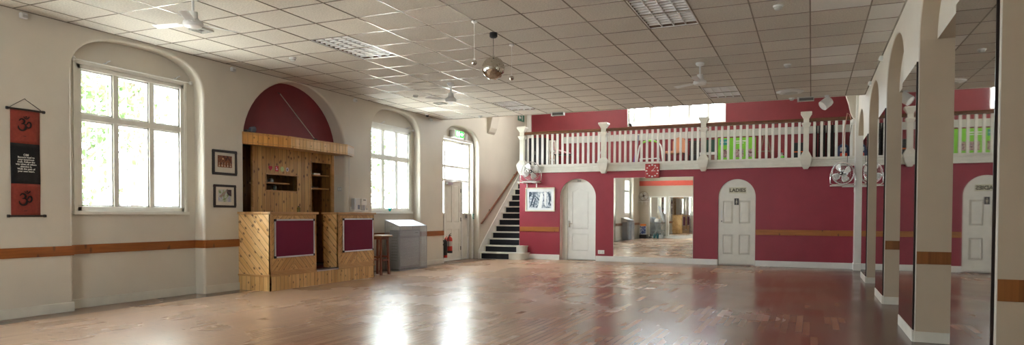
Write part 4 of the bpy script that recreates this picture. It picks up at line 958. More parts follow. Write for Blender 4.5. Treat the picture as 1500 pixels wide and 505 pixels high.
t=thing('framed_picture','white framed black and white photograph on the burgundy wall under the fan','picture',(-6.59,YB,1.27))
x0,x1,z0,z1=-7.01,-6.18,1.27,1.90; y=YB; f=.03
mb=MB(); mb.box(x0,x1,y-.03,y,z0,z0+f); mb.box(x0,x1,y-.03,y,z1-f,z1); mb.box(x0,x0+f,y-.03,y,z0+f,z1-f); mb.box(x1-f,x1,y-.03,y,z0+f,z1-f); obj('frame',mb,plain('cream picture frame',(.72,.68,.52,1),.35),t,bevel=.004)
obj('mount',MB().box(x0+f,x1-f,y-.012,y,z0+f,z1-f),plain('white mount',(.75,.77,.78,1),.5),t)
px0,px1,pz0,pz1=x0+.10,x1-.10,z0+.09,z1-.11
obj('print',MB().box(px0,px1,y-.0135,y-.012,pz0,pz1),print_mat('cool grey photo print',[(.02,.03,.05,1),(.22,.27,.33,1),(.55,.60,.66,1),(.75,.78,.80,1)],5,5.0,2.5),t)
mb=MB(); q=lambda pts:mb.prism(pts,y-.0145,y-.0135,lambda u,v,t_:(u,t_,v))
q([(px0+.02,pz0+.03),(px0+.06,pz0+.04),(px0+.16,pz0+.30),(px0+.14,pz1),(px0+.10,pz0+.28)]); q([(px0+.10,pz0+.02),(px0+.15,pz0+.03),(px0+.20,pz0+.25),(px0+.17,pz0+.27)]); q([(px1-.10,pz1-.02),(px1-.02,pz1-.05),(px1-.03,pz0+.12),(px1-.07,pz0+.10),(px1-.06,pz0+.25)]); q([(px0,pz1),(px0+.06,pz1),(px0+.10,pz1-.07),(px0,pz1-.10)])
obj('figures_shape',mb,plain('dark blue grey figures',(.05,.08,.12,1),.4),t)
mb=MB(); q([(px0+.25,pz0),(px0+.33,pz1-.03),(px0+.40,pz1-.05),(px0+.36,pz0)]); q([(px0+.43,pz1),(px0+.50,pz1-.02),(px0+.48,pz0+.02),(px0+.44,pz0+.10)]); obj('pale_figures_shape',mb,plain('pale figures',(.8,.82,.82,1),.4),t)

# ------------------------------------------------------------------ staircase
NY=[16.34,16.588,16.84,17.06,17.275,17.49,17.71,17.93,18.15,18.37,18.59,18.81,19.03,19.25]
stc=thing('staircase','white staircase with black carpeted risers climbing to the gallery','staircase',(-7.67,16.34,0)); RI=.1776
for k,y in enumerate(NY):
    z=RI*k; yb=(NY[k+1]+.03) if k<13 else YGAL-.005
    x1=[-6.90,-6.95,-7.05][k] if k<3 else -7.20
    mb=MB()
    if k<3:
        yb2=YB-.004; r=.10+.02*k
        poly=[(-8.135,y+.022),(x1-r,y+.022)]+[(x1-r+r*math.sin(a),y+.022+r-r*math.cos(a)) for a in [PI/2*i/6 for i in range(7)]]+[(x1,max(yb2,y+.05+r)),(-8.135,max(yb2,y+.05+r))]
        poly=[(a,min(b,yb2) if a>-7.19 else b) for a,b in poly]
        if k==2: poly=[(-8.135,y+.022),(-7.20,y+.022),(-7.20,yb),(-8.135,yb)]
        mb.prism(poly,z+.0,z+RI-.03,lambda u,v,t:(u,v,t))
        poly2=[(-8.135,y),(x1-r,y)]+[(x1+.02-r+r*math.sin(a),y+r-r*math.cos(a)) for a in [PI/2*i/6 for i in range(7)]]+[(x1+.02,max(yb2,y+.05+r)),(-8.135,max(yb2,y+.05+r))]
        poly2=[(a,min(b,yb2) if a>-7.19 else b) for a,b in poly2]
        if k==2: poly2=[(-8.135,y),(-7.198,y),(-7.198,yb),(-8.135,yb)]
        mb.prism(poly2,z+RI-.03,z+RI,lambda u,v,t:(u,v,t))
        if k<2: mb.box(-8.135,-7.2,YB-.05,yb,z,z+RI)
    else:
        mb.box(-8.135,-7.20,y+.022,yb,z-.1,z+RI-.03); mb.box(-8.135,-7.198,y,yb,z+RI-.03,z+RI)
    s_=obj('step',mb,M_cream,stc)
    xc=[-7.29,-7.18,-7.205][k] if k<3 else -7.205
    obj('carpet_riser',MB().box(-8.085,xc-.0,y+.014,y+.023,z+.006,z+RI-.032),M_blackC,s_)
mb=MB(); sl=(NY[-1]-NY[1])/(12*RI)
pts=[(16.30,0),(16.30,.22),(NY[1],RI*2+.13)]+[(NY[-1],RI*14+.10),(YGAL-.01,RI*14+.10),(YGAL-.01,RI*13),(NY[3],.1),(NY[2],0)]
mb.prism(pts,XL,XL+.025,lambda u,v,t:(t,u,v)); obj('wall_string',mb,M_white,stc)
hr=thing('stair_handrail','dark brown wall handrail rising beside the stairs','handrail',(XL+.06,16.4,.96))
mb=MB(); mb.tube([(XL+.06,16.38,.95),(XL+.06,19.30,2.78)],.026,12); mb.sphere((XL+.06,16.38,.95),.028,10,8); obj('rail',mb,plain('brown stair rail',(.20,.085,.045,1),.35,var=.2,scale=8),hr,smooth=True)
for y in (17.0,18.7):
    z=.95+(y-16.38)*.6267; obj('bracket',MB().lathe([(.05,0),(.05,.012),(.018,.02),(.012,.06)],(XL,y,z-.055),axis=(1,0,.3),n=14),M_black,hr,smooth=True)

# ------------------------------------------------------------------ gallery balustrade
bl=thing('balustrade','white gallery balustrade with brown handrail across the back of the hall','balustrade',(-3.1,16.8,2.29))
FY=16.80
mb=MB(); mb.box(-7.17,.85,FY,YB+.02,2.29,2.50); mb.box(-7.17,.85,FY-.02,FY,2.45,2.50); mb.box(-7.17,.85,FY-.012,FY,2.40,2.425); mb.box(-7.17,.85,FY-.015,FY,2.29,2.33); mb.box(-7.17,.85,FY-.008,FY,2.345,2.36)
mb.box(-7.19,-7.15,FY,YGAL-.05,2.29,2.50)
obj('fascia',mb,M_cream,bl,bevel=.004)
mb=MB(); mb.prism([(FY-.045,3.295),(FY+.045,3.295),(FY+.05,3.335),(FY+.03,3.372),(FY-.03,3.372),(FY-.05,3.335)],-7.05,.85,lambda u,v,t:(t,u,v)); obj('handrail',mb,M_rail,bl,smooth=True)
posts=[-7.08,-4.842,-2.382,-.135]; nb=[15,17,15]
bx=[]
for a,b,n in zip(posts,posts[1:],nb): bx+=[a+(b-a)*(k+1)/(n+1) for k in range(n)]
bx+=[.035+.149*k for k in range(6)]
base=None
for X in bx:
    if base is None:
        base=obj('baluster',MB().box(X-.028,X+.028,FY-.02,FY+.022,2.495,3.298),M_white,bl,bevel=.005); b0=X
    else:
        c=base.copy(); C.objects.link(c); c.parent=bl; c.location=(X-b0,0,0)
def sq(mb,prof,X,Y):
    for (w0,z0),(w1,z1) in zip(prof,prof[1:]):
        if abs(z1-z0)<1e-6: continue
        mb.add([(X-w0,Y-w0,z0),(X+w0,Y-w0,z0),(X+w0,Y+w0,z0),(X-w0,Y+w0,z0),(X-w1,Y-w1,z1),(X+w1,Y-w1,z1),(X+w1,Y+w1,z1),(X-w1,Y+w1,z1)],[(0,3,2,1),(4,5,6,7),(0,1,5,4),(1,2,6,5),(2,3,7,6),(3,0,4,7)])
for X in posts:
    mb=MB(); sq(mb,[(.045,2.235),(.06,2.26),(.092,2.33),(.118,2.45),(.122,2.50),(.09,2.57),(.058,2.63),(.058,3.17),(.075,3.20),(.095,3.25),(.095,3.262),(.058,3.275),(.058,3.36),(.075,3.40),(.118,3.475),(.118,3.505),(.10,3.515)],X,FY-.035)
    obj('newel_post',mb,M_cream,bl)

# ------------------------------------------------------------------ clock, socket
ck=thing('wall_clock','square red wall clock with white marks above the wall mirror','clock',(-3.607,YB,2.10)); cx,cz,cy=-3.607,2.275,YB-.085
obj('case',MB().box(-3.785,-3.43,cy,YB-.0,2.10,2.45),plain('clock red',(.36,.022,.026,1),.35),ck,bevel=.015)
mb=MB()
for k in range(12):
    a=k*PI/6; r=.135; w=.017 if k%3 else .021; u,v=cx+r*math.sin(a)*1.05,cz+r*math.cos(a)*1.05; mb.box(u-w,u+w,cy-.003,cy,v-w*.8,v+w*.8)
obj('hour_marks',mb,M_white_pl,ck)
def hand(a,l,w,nm): 
    mb=MB(); s_,c_=math.sin(a),math.cos(a); P=[(-w,-.02),(w,-.02),(w*.5,l),(-w*.5,l)]
    mb.prism([(cx+p*c_+q*s_,cz-p*s_+q*c_) for p,q in P],cy-.009,cy-.005,lambda u,v,t:(u,t,v)); obj(nm,mb,M_white_pl,ck)
hand(math.radians(42),.135,.007,'minute_hand'); hand(math.radians(95),.085,.008,'hour_hand'); obj('pivot',MB().lathe([(.012,0),(.012,.012)],(cx,cy,cz),axis=(0,-1,0),n=12),M_white_pl,ck)
so=thing('wall_socket','white double wall socket low on the burgundy wall beside the arched door','socket',(-4.92,YB,.185))
obj('plate',MB().box(-5.0,-4.83,YB-.012,YB,.185,.285),M_white_pl,so,bevel=.004)
for x in (-4.955,-4.875):
    mb=MB(); mb.box(x-.004,x+.004,YB-.0135,YB-.012,.225,.24); mb.box(x-.015,x-.007,YB-.0135,YB-.012,.205,.212); mb.box(x+.007,x+.015,YB-.0135,YB-.012,.205,.212); obj('outlet',mb,M_black,so)

# ------------------------------------------------------------------ wall fans
def fan(c,nrm,R,label,shelf,grp='chrome wall fans'):
    """c centre, nrm facing, shelf=(x0,x1,y0,y1,z)"""
    c=Vector(c); n=Vector(nrm).normalized(); u=n.cross(Vector((0,0,1))).normalized()*-1; w=n.cross(u)*-1
    if w.z<0: w=-w
    t=thing('wall_fan',label,'fan',(c.x,c.y,shelf[4]),group=grp)
    P=lambda r,a,d:c+u*r*math.cos(a)+w*r*math.sin(a)+n*d
    mb=MB(); mb.tube([P(R,2*PI*k/40,0) for k in range(40)],.008,6,closed=True); mb.tube([P(R,2*PI*k/40,-.05) for k in range(40)],.006,6,closed=True); obj('cage_rim',mb,M_metal,t,smooth=True)
    mb=MB()
    for rr,d in ((.30,.075),(.55,.065),(.8,.04)): mb.tube([P(R*rr,2*PI*k/32,d) for k in range(32)],.0022,4,closed=True)
    for k in range(36):
        a=2*PI*k/36; mb.tube([P(R*.2,a,.078),P(R*.55,a,.065),P(R*.8,a,.04),P(R,a,0)],.0016,4)
    obj('front_cage',mb,M_metal,t)
    mb=MB()
    for k in range(24):
        a=2*PI*k/24; mb.tube([P(R*.2,a,-.13),P(R*.7,a,-.11),P(R,a,-.05)],.0016,4)
    obj('rear_cage',mb,M_metal,t)
    for k in range(4):
        a0=2*PI*k/4+.5; mb=MB(); g=[]
        for i in range(5):
            row=[]
            for j in range(7):
                rr=R*(.18+.70*i/4); da=(j/6-.5)*(.62+.35*math.sin(PI*i/4)); row.append(P(rr,a0+da,.02-.055*(j/6-.5)))
            g.append(row)
        for i in range(4):
            for j in range(6): mb.face([g[i][j],g[i][j+1],g[i+1][j+1],g[i+1][j]])
        o=obj('blade',mb,M_blade,t,smooth=True); m=o.modifiers.new('t','SOLIDIFY'); m.thickness=.002
    obj('hub',MB().lathe([(R*.16,0),(R*.16,.03),(R*.10,.045)],c+n*.03,axis=n,n=18),M_black,t,smooth=True)
    obj('badge',MB().lathe([(R*.07,0),(R*.07,.003)],c+n*.076,axis=n,n=14),M_metal,t)
    obj('motor',MB().lathe([(R*.28,0),(R*.33,.03),(R*.33,.10),(R*.2,.15)],c-n*.04,axis=-n,n=18),M_metal,t,smooth=True)
    zb=shelf[4]; dz=c.z-zb-.02; m1=c-n*.03
    mb=MB(); mb.tube([m1+u*(R+.005),m1+u*(R+.03),m1+u*(R+.03)-Vector((0,0,dz-.03)),m1+u*R*.9-Vector((0,0,dz)),m1-u*R*.9-Vector((0,0,dz)),m1-u*(R+.03)-Vector((0,0,dz-.03)),m1-u*(R+.03),m1-u*(R+.005)],.011,8); obj('stand_frame',mb,M_metal,t,smooth=True)
    return t
M_blade=plain('fan blade steel',(.78,.78,.76,1),.38,.45)
def shelf_(x0,x1,y0,y1,z,label,br):
    t=thing('fan_shelf',label,'shelf',((x0+x1)/2,(y0+y1)/2,z),group='fan shelves'); obj('shelf_board',MB().box(x0,x1,y0,y1,z-.02,z),M_white,t,bevel=.003)
    for a in br: obj('shelf_bracket',a,M_white,t)
zs=2.045
a=[MB().box(X-.012,X+.012,YB-.02,YB,1.905,2.025).box(X-.012,X+.012,16.56,YB,2.005,2.025) for X in (-6.97,-6.70)]
shelf_(-7.12,-6.57,16.50,YB,zs,'thin white shelf under the fan at the left end of the burgundy wall',a)
fan((-6.79,16.66,2.325),(.25,-1,-.10),.245,'chrome wall fan on shelf left of the arched white door',(0,0,0,0,zs))
zs=1.845
a=[MB().box(.60,.85,16.50,16.52,zs-.04,zs-.02).box(.83,.85,16.50,16.52,zs-.16,zs-.02)]
shelf_(.36,.85,16.36,16.62,zs,'thin white shelf under the fan beside the right hand pilaster',a)
fan((.60,16.48,2.11),(-.45,-1,-.08),.235,'chrome wall fan beside the right hand pilaster below the balustrade',(0,0,0,0,zs))
cb=thing('cable','dark thin cable dropping from the gallery to the right fan','cable',(.72,16.7,2.2)); obj('lead',MB().tube([(.80,16.70,3.3),(.74,16.74,2.9),(.71,16.74,2.5),(.70,16.66,2.25),(.66,16.56,2.12)],.006,6),M_black,cb)
zs=1.89
a=[MB().box(X-.012,X+.012,YREAR,YREAR+.02,1.72,1.87).box(X-.012,X+.012,YREAR,YREAR+.28,1.85,1.87) for X in (-8.0,-7.8)]
shelf_(-8.13,-7.68,YREAR,YREAR+.32,zs,'white fan shelf on the rear wall seen in the mirror',a)
fan((-7.9,YREAR+.17,2.16),(.3,1,-.05),.235,'chrome wall fan on the rear wall, seen only in the back wall mirror',(0,0,0,0,zs))

# ------------------------------------------------------------------ ceiling fans
def cfan(x,y,a0,label,first=None):
    if first: return copy_tree(first,(x,y,HC),a0,label)
    t=thing('ceiling_fan',label,'ceiling fan',(x,y,HC),group='white ceiling fans')
    obj('canopy',MB().lathe([(.062,0),(.066,-.02),(.05,-.045),(.02,-.055)],(x,y,HC),n=24),M_white_pl,t,smooth=True)
    obj('down_rod',MB().lathe([(.013,-.04),(.013,-.24)],(x,y,HC),n=12),M_white_pl,t,smooth=True)
    obj('motor',MB().lathe([(.016,-.17),(.045,-.175),(.05,-.23),(.06,-.25),(.095,-.275),(.10,-.30),(.085,-.325),(.03,-.335)],(x,y,HC),n=28),M_white_pl,t,smooth=True)
    for k in range(3):
        a=2*PI*k/3; ca,sa=math.cos(a),math.sin(a)
        def Q(r,s,z): return (x+ca*r-sa*s,y+sa*r+ca*s,z)
        mb=MB(); mb.add([Q(.08,-.02,HC-.298),Q(.17,-.025,HC-.298),Q(.17,.025,HC-.298),Q(.08,.02,HC-.298),Q(.08,-.02,HC-.293),Q(.17,-.025,HC-.293),Q(.17,.025,HC-.293),Q(.08,.02,HC-.293)],[(0,3,2,1),(4,5,6,7),(0,1,5,4),(1,2,6,5),(2,3,7,6),(3,0,4,7)])
        mb.add([Q(.15,-.04,HC-.302),Q(.48,-.05,HC-.306),Q(.48,.04,HC-.288),Q(.15,.04,HC-.290),Q(.15,-.045,HC-.299),Q(.48,-.05,HC-.303),Q(.48,.04,HC-.285),Q(.15,.04,HC-.287)],[(0,3,2,1),(4,5,6,7),(0,1,5,4),(1,2,6,5),(2,3,7,6),(3,0,4,7)])
        obj('blade',mb,M_white_pl,t)
    return t
f0=cfan(-5.74,10.4,0,'white ceiling fan halfway down the left side of the ceiling')
cfan(-1.55,10.47,.5,'white ceiling fan on the right side of the ceiling',f0)
cfan(-5.93,5.2,1.2,'white ceiling fan nearest the camera above the large window',f0)

# mirror ball and its two companions
mbt=thing('mirror_ball','large mirror ball hanging from the middle of the ceiling','mirror ball',(-3.67,7.745,HC))
c=Vector((-3.67,7.745,3.013)); R=.143; mb=MB(); K=26
for i in range(K):
    a0,a1=PI*i/K,PI*(i+1)/K; n=max(4,int(round(2*PI*math.sin((a0+a1)/2)*K/PI)))
    for j in range(n):
        b0,b1=2*PI*j/n,2*PI*(j+1)/n; e=.04
        P=lambda a,b:Vector((math.sin(a)*math.cos(b),math.sin(a)*math.sin(b),math.cos(a)))
        da=(a1-a0)*e; db=(b1-b0)*e
        q=[P(a0+da,b0+db),P(a1-da,b0+db),P(a1-da,b1-db),P(a0+da,b1-db)]; m=sum(q,Vector())/4; m.normalize(); jit=Vector((random.uniform(-1,1),random.uniform(-1,1),random.uniform(-1,1)))*.009
        nn=(m+jit).normalized(); mb.face([c+(v-nn*(v-m).dot(nn))*R*1.003 for v in q])
obj('mirror_tiles',mb,plain('mirror tile',(.80,.76,.68,1),.05,1,var=.02),mbt,recalc=False); obj('core',MB().sphere(c,R*.985,32,20),plain('dark grout',(.06,.05,.04,1),.6),mbt,smooth=True)
obj('ceiling_motor',MB().lathe([(.045,0),(.05,-.015),(.05,-.05),(.035,-.065),(.01,-.07)],(c.x,c.y,HC),n=20),M_black,mbt,smooth=True)
mb=MB(); z=HC-.07
for k in range(16):
    zz=z-.0147*(k+.5); mb.tube([(c.x+.004*math.sin(a)*(k%2),c.y+.004*math.sin(a)*((k+1)%2),zz+.009*math.cos(a)) for a in [2*PI*i/8 for i in range(8)]],.0016,4,closed=True)
obj('hanging_chain',mb,M_black,mbt); obj('top_cap',MB().lathe([(.02,R*.97),(.02,R+.012),(.008,R+.02)],c,n=14),M_metal,mbt)
def pend(x,y,zb,label):
    t=thing('pendant_ball',label,'pendant',(x,y,HC),group='small pendant balls beside the mirror ball')
    obj('ceiling_rose',MB().lathe([(.035,0),(.035,-.015),(.015,-.025)],(x,y,HC),n=16),M_white_pl,t,smooth=True); obj('cord',MB().tube([(x,y,HC-.02),(x,y,zb+.03)],.003,5),M_white_pl,t)
    obj('ball',MB().sphere((x,y,zb),.032,14,9),M_glassball,t); obj('cap',MB().lathe([(.012,.02),(.012,.045)],(x,y,zb),n=10),M_white_pl,t)
M_glassball=plain('small mirror facets',(.7,.68,.62,1),.12,.9,var=.1)
pend(-3.66,7.2,2.97,'small pendant ball on white cord left of the mirror ball'); pend(-3.70,8.38,3.01,'small pendant ball on white cord right of the mirror ball')

# recessed louvred lights
M_louv=plain('white louvre enamel',(.85,.84,.83,1),.3,0,var=.03); M_tubeoff=plain('fluorescent tube glass',(.40,.30,.23,1),.35,var=0); M_hous=plain('light housing inside',(.22,.145,.10,1),.8,0)
def louv(i,j,label,first=None):
    x0,y0=GX+.6*i,GY+.6*j
    if first: return copy_tree(first,(x0+.3,y0+.6,HC),0,label)
    t=thing('recessed_light',label,'ceiling light',(x0+.3,y0+.6,HC),group='louvred ceiling lights')
    x1,y1=x0+.6,y0+1.2; mb=MB(); z=HC+.095
    mb.face([(x0+.01,y0+.01,z),(x1-.01,y0+.01,z),(x1-.01,y1-.01,z),(x0+.01,y1-.01,z)])
    for p,q in (((x0+.01,y0+.01),(x1-.01,y0+.01)),((x1-.01,y0+.01),(x1-.01,y1-.01)),((x1-.01,y1-.01),(x0+.01,y1-.01)),((x0+.01,y1-.01),(x0+.01,y0+.01))): mb.face([(*p,HC),(*q,HC),(*q,z),(*p,z)])
    obj('housing',mb,M_hous,t)
    mb=MB(); w=.02; mb.box(x0,x1,y0,y0+w,HC-.003,HC+.004); mb.box(x0,x1,y1-w,y1,HC-.003,HC+.004); mb.box(x0,x0+w,y0,y1,HC-.003,HC+.004); mb.box(x1-w,x1,y0,y1,HC-.003,HC+.004); obj('rim',mb,M_louv,t)
    mb=MB()
    for k in range(1,4):
        x=x0+w+(.6-2*w)*k/4; mb.prism([(x-.010,HC+.028),(x+.010,HC+.028),(x+.006,HC+.002),(x-.006,HC+.002)],y0+w,y1-w,lambda u,v,q:(u,q,v))
    for k in range(1,12):
        y=y0+w+(1.2-2*w)*k/12; mb.prism([(y-.017,HC+.026),(y+.017,HC+.026),(y+.010,HC+.006),(y-.010,HC+.006)],x0+w,x1-w,lambda u,v,q:(q,u,v))
    obj('louvre',mb,M_louv,t)
    for k in range(4): x=x0+w+(.6-2*w)*(k+.5)/4; obj('tube',MB().tube([(x,y0+.03,HC+.07),(x,y1-.03,HC+.07)],.013,10),M_tubeoff,t,smooth=True)
    return t
l0=louv(-10,-2,'louvred ceiling light above the bar, nearest on the left side')
louv(-3,-2,'large looking louvred ceiling light at the top edge right of the mirror ball',l0); louv(-3,7,'louvred ceiling light near the gallery, beside the right ceiling fan',l0); louv(-10,7,'louvred ceiling light near the gallery on the left side',l0)

# smoke detectors, vents, sensors
def det(x,y,label,first=None,r=.052):
    if first: return copy_tree(first,(x,y,HC),0,label)
    t=thing('smoke_detector',label,'smoke detector',(x,y,HC),group='ceiling smoke detectors'); obj('base',MB().lathe([(r,0),(r*1.02,-.012),(r*.9,-.02)],(x,y,HC),n=24),M_white_pl,t,smooth=True); obj('head',MB().lathe([(r*.82,-.018),(r*.80,-.035),(r*.55,-.048),(r*.1,-.052)],(x,y,HC),n=24),M_grey_pl,t,smooth=True); return t
s0=det(-6.95,7.84,'smoke detector on the ceiling in front of the bar arch')
det(-.36,7.95,'smoke detector nearest the camera on the right of the ceiling',s0); det(-.36,11.08,'smoke detector midway along the right of the ceiling',s0); det(-6.96,11.22,'smoke detector on the ceiling left of the middle fan',s0); det(-7.01,14.1,'smoke detector at the far left of the ceiling by the stairs',s0); det(-.38,14.27,'smoke detector at the edge of the ceiling beside the round vent',s0)
def vent(x,y,label,cut,first=None):
    if first: return copy_tree(first,(x,y,HC),0,label)
    t=thing('ceiling_vent',label,'ceiling vent',(x,y,HC),group='small square ceiling vents'); a=.10
    mb=MB(); 
    for k in range(3): q=a-.03*k; mb.box(x-q,x+q,y-q,y-q+.012,HC-.02+.004*k,HC); mb.box(x-q,x+q,y+q-.012,y+q,HC-.02+.004*k,HC); mb.box(x-q,x-q+.012,y-q,y+q,HC-.02+.004*k,HC); mb.box(x+q-.012,x+q,y-q,y+q,HC-.02+.004*k,HC)
    obj('louvre_rings',mb,M_grey_pl,t); obj('core',MB().box(x-.03,x+.03,y-.03,y+.03,HC-.012,HC-.001),M_darkB,t); return t
v0=vent(-6.93,6.2,'small square ceiling vent right of the nearest ceiling fan',0); vent(-6.98,12.2,'small square ceiling vent beyond the middle left ceiling fan',0,v0); vent(-6.93,4.6,'small square ceiling vent above the large near window, closest to the camera',0,v0)
rv=thing('round_vent','flat white round vent plate near the far right end of the ceiling','ceiling vent',(-.39,13.5,HC)); obj('plate',MB().lathe([(.235,0),(.24,-.012),(.20,-.03),(.15,-.032)],(-.39,13.5,HC),n=36),M_white_pl,rv,smooth=True); obj('valve_disc',MB().lathe([(.13,-.03),(.13,-.045),(.05,-.05)],(-.39,13.5,HC),n=30),M_grey_pl,rv,smooth=True)
sl_=thing('spotlight','white can spotlight hanging at the ceiling edge above the balustrade','spotlight',(.235,14.22,HC)); 
obj('mount',MB().lathe([(.04,0),(.04,-.02),(.012,-.03),(.012,-.07)],(.235,14.22,HC),n=16),M_white_pl,sl_,smooth=True)
ax=Vector((-.62,-.35,-.55)); obj('lamp_can',MB().lathe([(.05,0),(.085,.02),(.095,.06),(.095,.20),(.088,.20),(.08,.19)],Vector((.30,14.25,HC-.08)),axis=ax,n=26),M_white_pl,sl_,smooth=True)
def ebox(x,y,label):
    t=thing('speaker_box',label,'speaker',(x,y,HC-.07),group='small boxes hung on the ceiling edge'); obj('case',MB().box(x-.14,x+.14,y-.05,y+.05,HC-.078,HC),M_grey_pl,t,bevel=.006); obj('end_cap',MB().box(x-.155,x-.13,y-.052,y+.052,HC-.08,HC),M_white_pl,t); obj('grille',MB().box(x-.12,x+.13,y-.054,y-.048,HC-.07,HC-.02),plain('dark grille cloth',(.12,.11,.10,1),.8),t)
ebox(-.125,YCE-.07,'small grey box on the ceiling edge beside the white spotlight'); ebox(-5.17,YCE-.07,'small grey box on the ceiling edge above the left balustrade')
cam_=thing('dome_camera','small dark dome camera at the far left end of the ceiling','camera',(-8.0,13.4,HC)); obj('mount',MB().lathe([(.05,0),(.05,-.02),(.04,-.03)],(-8.0,13.4,HC),n=20),M_white_pl,cam_,smooth=True); obj('dome',MB().lathe([(.04,-.028),(.036,-.05),(.02,-.068),(.003,-.073)],(-8.0,13.4,HC),n=20),M_black,cam_,smooth=True)
def pir(x,y,z,s,label):
    t=thing('motion_sensor',label,'sensor',(x,y,z),group='white motion sensors by the ceiling'); mb=MB(); mb.box(x-s*.004,x+s*.045,y-.04,y+.04,z-.035,z+.03); obj('body',mb,M_white_pl,t,bevel=.012); obj('lens',MB().box(x+s*.045,x+s*.052,y-.028,y+.028,z-.028,z+.004),M_grey_pl,t,bevel=.003)
pir(XL,4.84,3.40,1,'white motion sensor high on the near left wall above the banner'); pir(XL,7.87,3.39,1,'white motion sensor under the ceiling left of the bar arch'); pir(XL,10.92,3.39,1,'white motion sensor under the ceiling right of the bar arch'); pir(XL,13.8,3.38,1,'white motion sensor under the ceiling near the exit sign'); pir(XR,11.0,3.42,-1,'white motion sensor at the top of the nearer right pier'); pir(XR,13.0,3.42,-1,'white motion sensor at the top of the right wall farther away')
t=thing('security_camera','small white camera on the right pilaster above the wall fan','camera',(.80,16.40,3.2)); obj('housing',MB().lathe([(.03,0),(.04,.01),(.04,.11),(.03,.12)],(.80,16.35,3.24),axis=(-.2,-.5,-.8),n=14),M_white_pl,t,smooth=True); obj('arm',MB().tube([(.85,16.5,3.26),(.80,16.38,3.24)],.012,6),M_white_pl,t)
cb=thing('cable','pale looped cable hanging from the corbel onto the gallery rail','cable',(.72,16.75,3.35)); obj('lead',MB().tube([(.62,16.72,2.55),(.63,16.72,3.0),(.67,16.72,3.3),(.69,16.72,3.44),(.74,16.72,3.40),(.77,16.72,3.28)],.010,6),plain('pinkish cable',(.50,.26,.20,1),.5),cb)
#PART3
# ------------------------------------------------------------------ things up in the gallery
G=ZGAL
mb=MB(); mb.box(-6.95,.9,YGAL-.03,YGAL,3.33,3.52); obj('trim_9',mb,plain('grey white dado band',(.50,.49,.46,1),.4),kind='structure',bevel=.004)
t=thing('tall_cupboard','tall black cupboard at the left end of the gallery','cupboard',(-7.0,19.2,G))
obj('carcass',MB().box(-7.86,-7.27,18.85,19.45,G,3.46),M_black,t)
for a,b in ((-7.855,-7.575),(-7.555,-7.275)): obj('door',MB().box(a,b,18.83,18.85,G+.03,3.44),plain('blue black laminate',(.012,.014,.022,1),.4),t,bevel=.004)
for x in (-7.60,-7.53): obj('handle',MB().tube([(x,18.82,2.95),(x,18.80,2.96),(x,18.80,3.06),(x,18.82,3.07)],.006,6),M_metal,t)
t=thing('shelf_unit','narrow white open shelf unit beside the black cupboard on the gallery','shelf',(-7.0,19.2,G))
mb=MB()
for x in (-7.14,-6.98): mb.box(x,x+.02,18.95,19.25,G,3.38)
for z in (2.52,2.80,3.06,3.36): mb.box(-7.14,-6.96,18.95,19.25,z,z+.02)
obj('frame',mb,M_cream,t)
obj('brown_box',MB().box(-7.115,-6.99,18.97,19.2,2.82,2.96),plain('cardboard brown',(.28,.14,.07,1),.7),None,'small brown box in the narrow white gallery shelf unit','box',bevel=.006)
t=thing('side_table','small dark table with a pink folder on the left of the gallery','table',(-6.75,19.0,G))
obj('tabletop',MB().box(-6.95,-6.45,18.85,19.15,2.93,2.96),M_darkB,t)
for x in (-6.93,-6.49):
    for y in (18.87,19.11): obj('leg',MB().box(x,x+.025,y,y+.025,G,2.93),M_darkB,t)
mb=MB(); mb.add([(-6.93,18.86,3.09),(-6.52,18.86,2.965),(-6.52,19.1,2.965),(-6.93,19.1,3.09),(-6.93,18.86,3.13),(-6.52,18.86,3.005),(-6.52,19.1,3.005),(-6.93,19.1,3.13)],[(0,3,2,1),(4,5,6,7),(0,1,5,4),(1,2,6,5),(2,3,7,6),(3,0,4,7)]); mb.box(-6.93,-6.85,18.9,19.08,2.961,3.09)
obj('folder',mb,plain('pink card',(.70,.42,.45,1),.6),None,'pink folder tilted on the small dark gallery table','folder')
t=thing('dustpan_brush','long handled dustpan leaning against the gallery wall','dustpan',(-5.75,19.3,G))
obj('pan',MB().prism([(-5.93,G),(-5.66,G),(-5.70,G+.2),(-5.90,G+.2)],19.15,19.35,lambda u,v,q:(u,q,v)),M_black,t); obj('handle',MB().tube([(-5.79,19.3,G+.18),(-5.62,19.42,3.25)],.011,8),plain('pale handle',(.6,.5,.48,1),.4),t)
t=thing('broom','purple handled broom standing by the gallery window','broom',(-4.5,19.3,G))
obj('handle',MB().tube([(-4.66,19.2,G+.12),(-4.55,19.25,3.43)],.022,10),plain('purple plastic',(.10,.03,.30,1),.35),t,smooth=True); obj('head',MB().box(-4.80,-4.56,19.15,19.26,G,G+.13),M_black,t,bevel=.01); obj('grip',MB().tube([(-4.585,19.24,3.15),(-4.55,19.25,3.45)],.03,8),plain('grey grip',(.2,.2,.25,1),.5),t)
t=thing('frame_chair','white tubular folding chair with lime green back edge on the gallery','chair',(-4.15,19.0,G))
arc=[(-4.52,18.9,G)]+[(-4.15-.31*math.cos(a),18.98+.0*a,3.05+.20*math.sin(a)) for a in [PI*k/10 for k in range(11)]]+[(-3.75,18.9,G)]
mb=MB(); mb.tube(arc,.02,8); mb.tube([(-4.47,19.2,G),(-4.42,18.92,2.75),(-3.88,18.92,2.75),(-3.80,19.2,G)],.015,8); obj('tube_frame',mb,M_white_pl,t,smooth=True)
obj('back_edge',MB().tube([(-4.15-.30*math.cos(a),18.955,3.055+.20*math.sin(a)) for a in [PI*(.22+.56*k/8) for k in range(9)]],.025,8),plain('lime green',(.25,.60,.05,1),.4),t,smooth=True)
obj('seat',MB().box(-4.45,-3.85,18.70,19.02,2.60,2.65),plain('dark teal seat',(.02,.09,.10,1),.6),t,bevel=.01)
t=thing('dining_chair','peach upholstered wooden chair on the gallery behind the balusters','chair',(-3.37,19.0,G)); M_pe=plain('peach upholstery',(.55,.25,.14,1),.7)
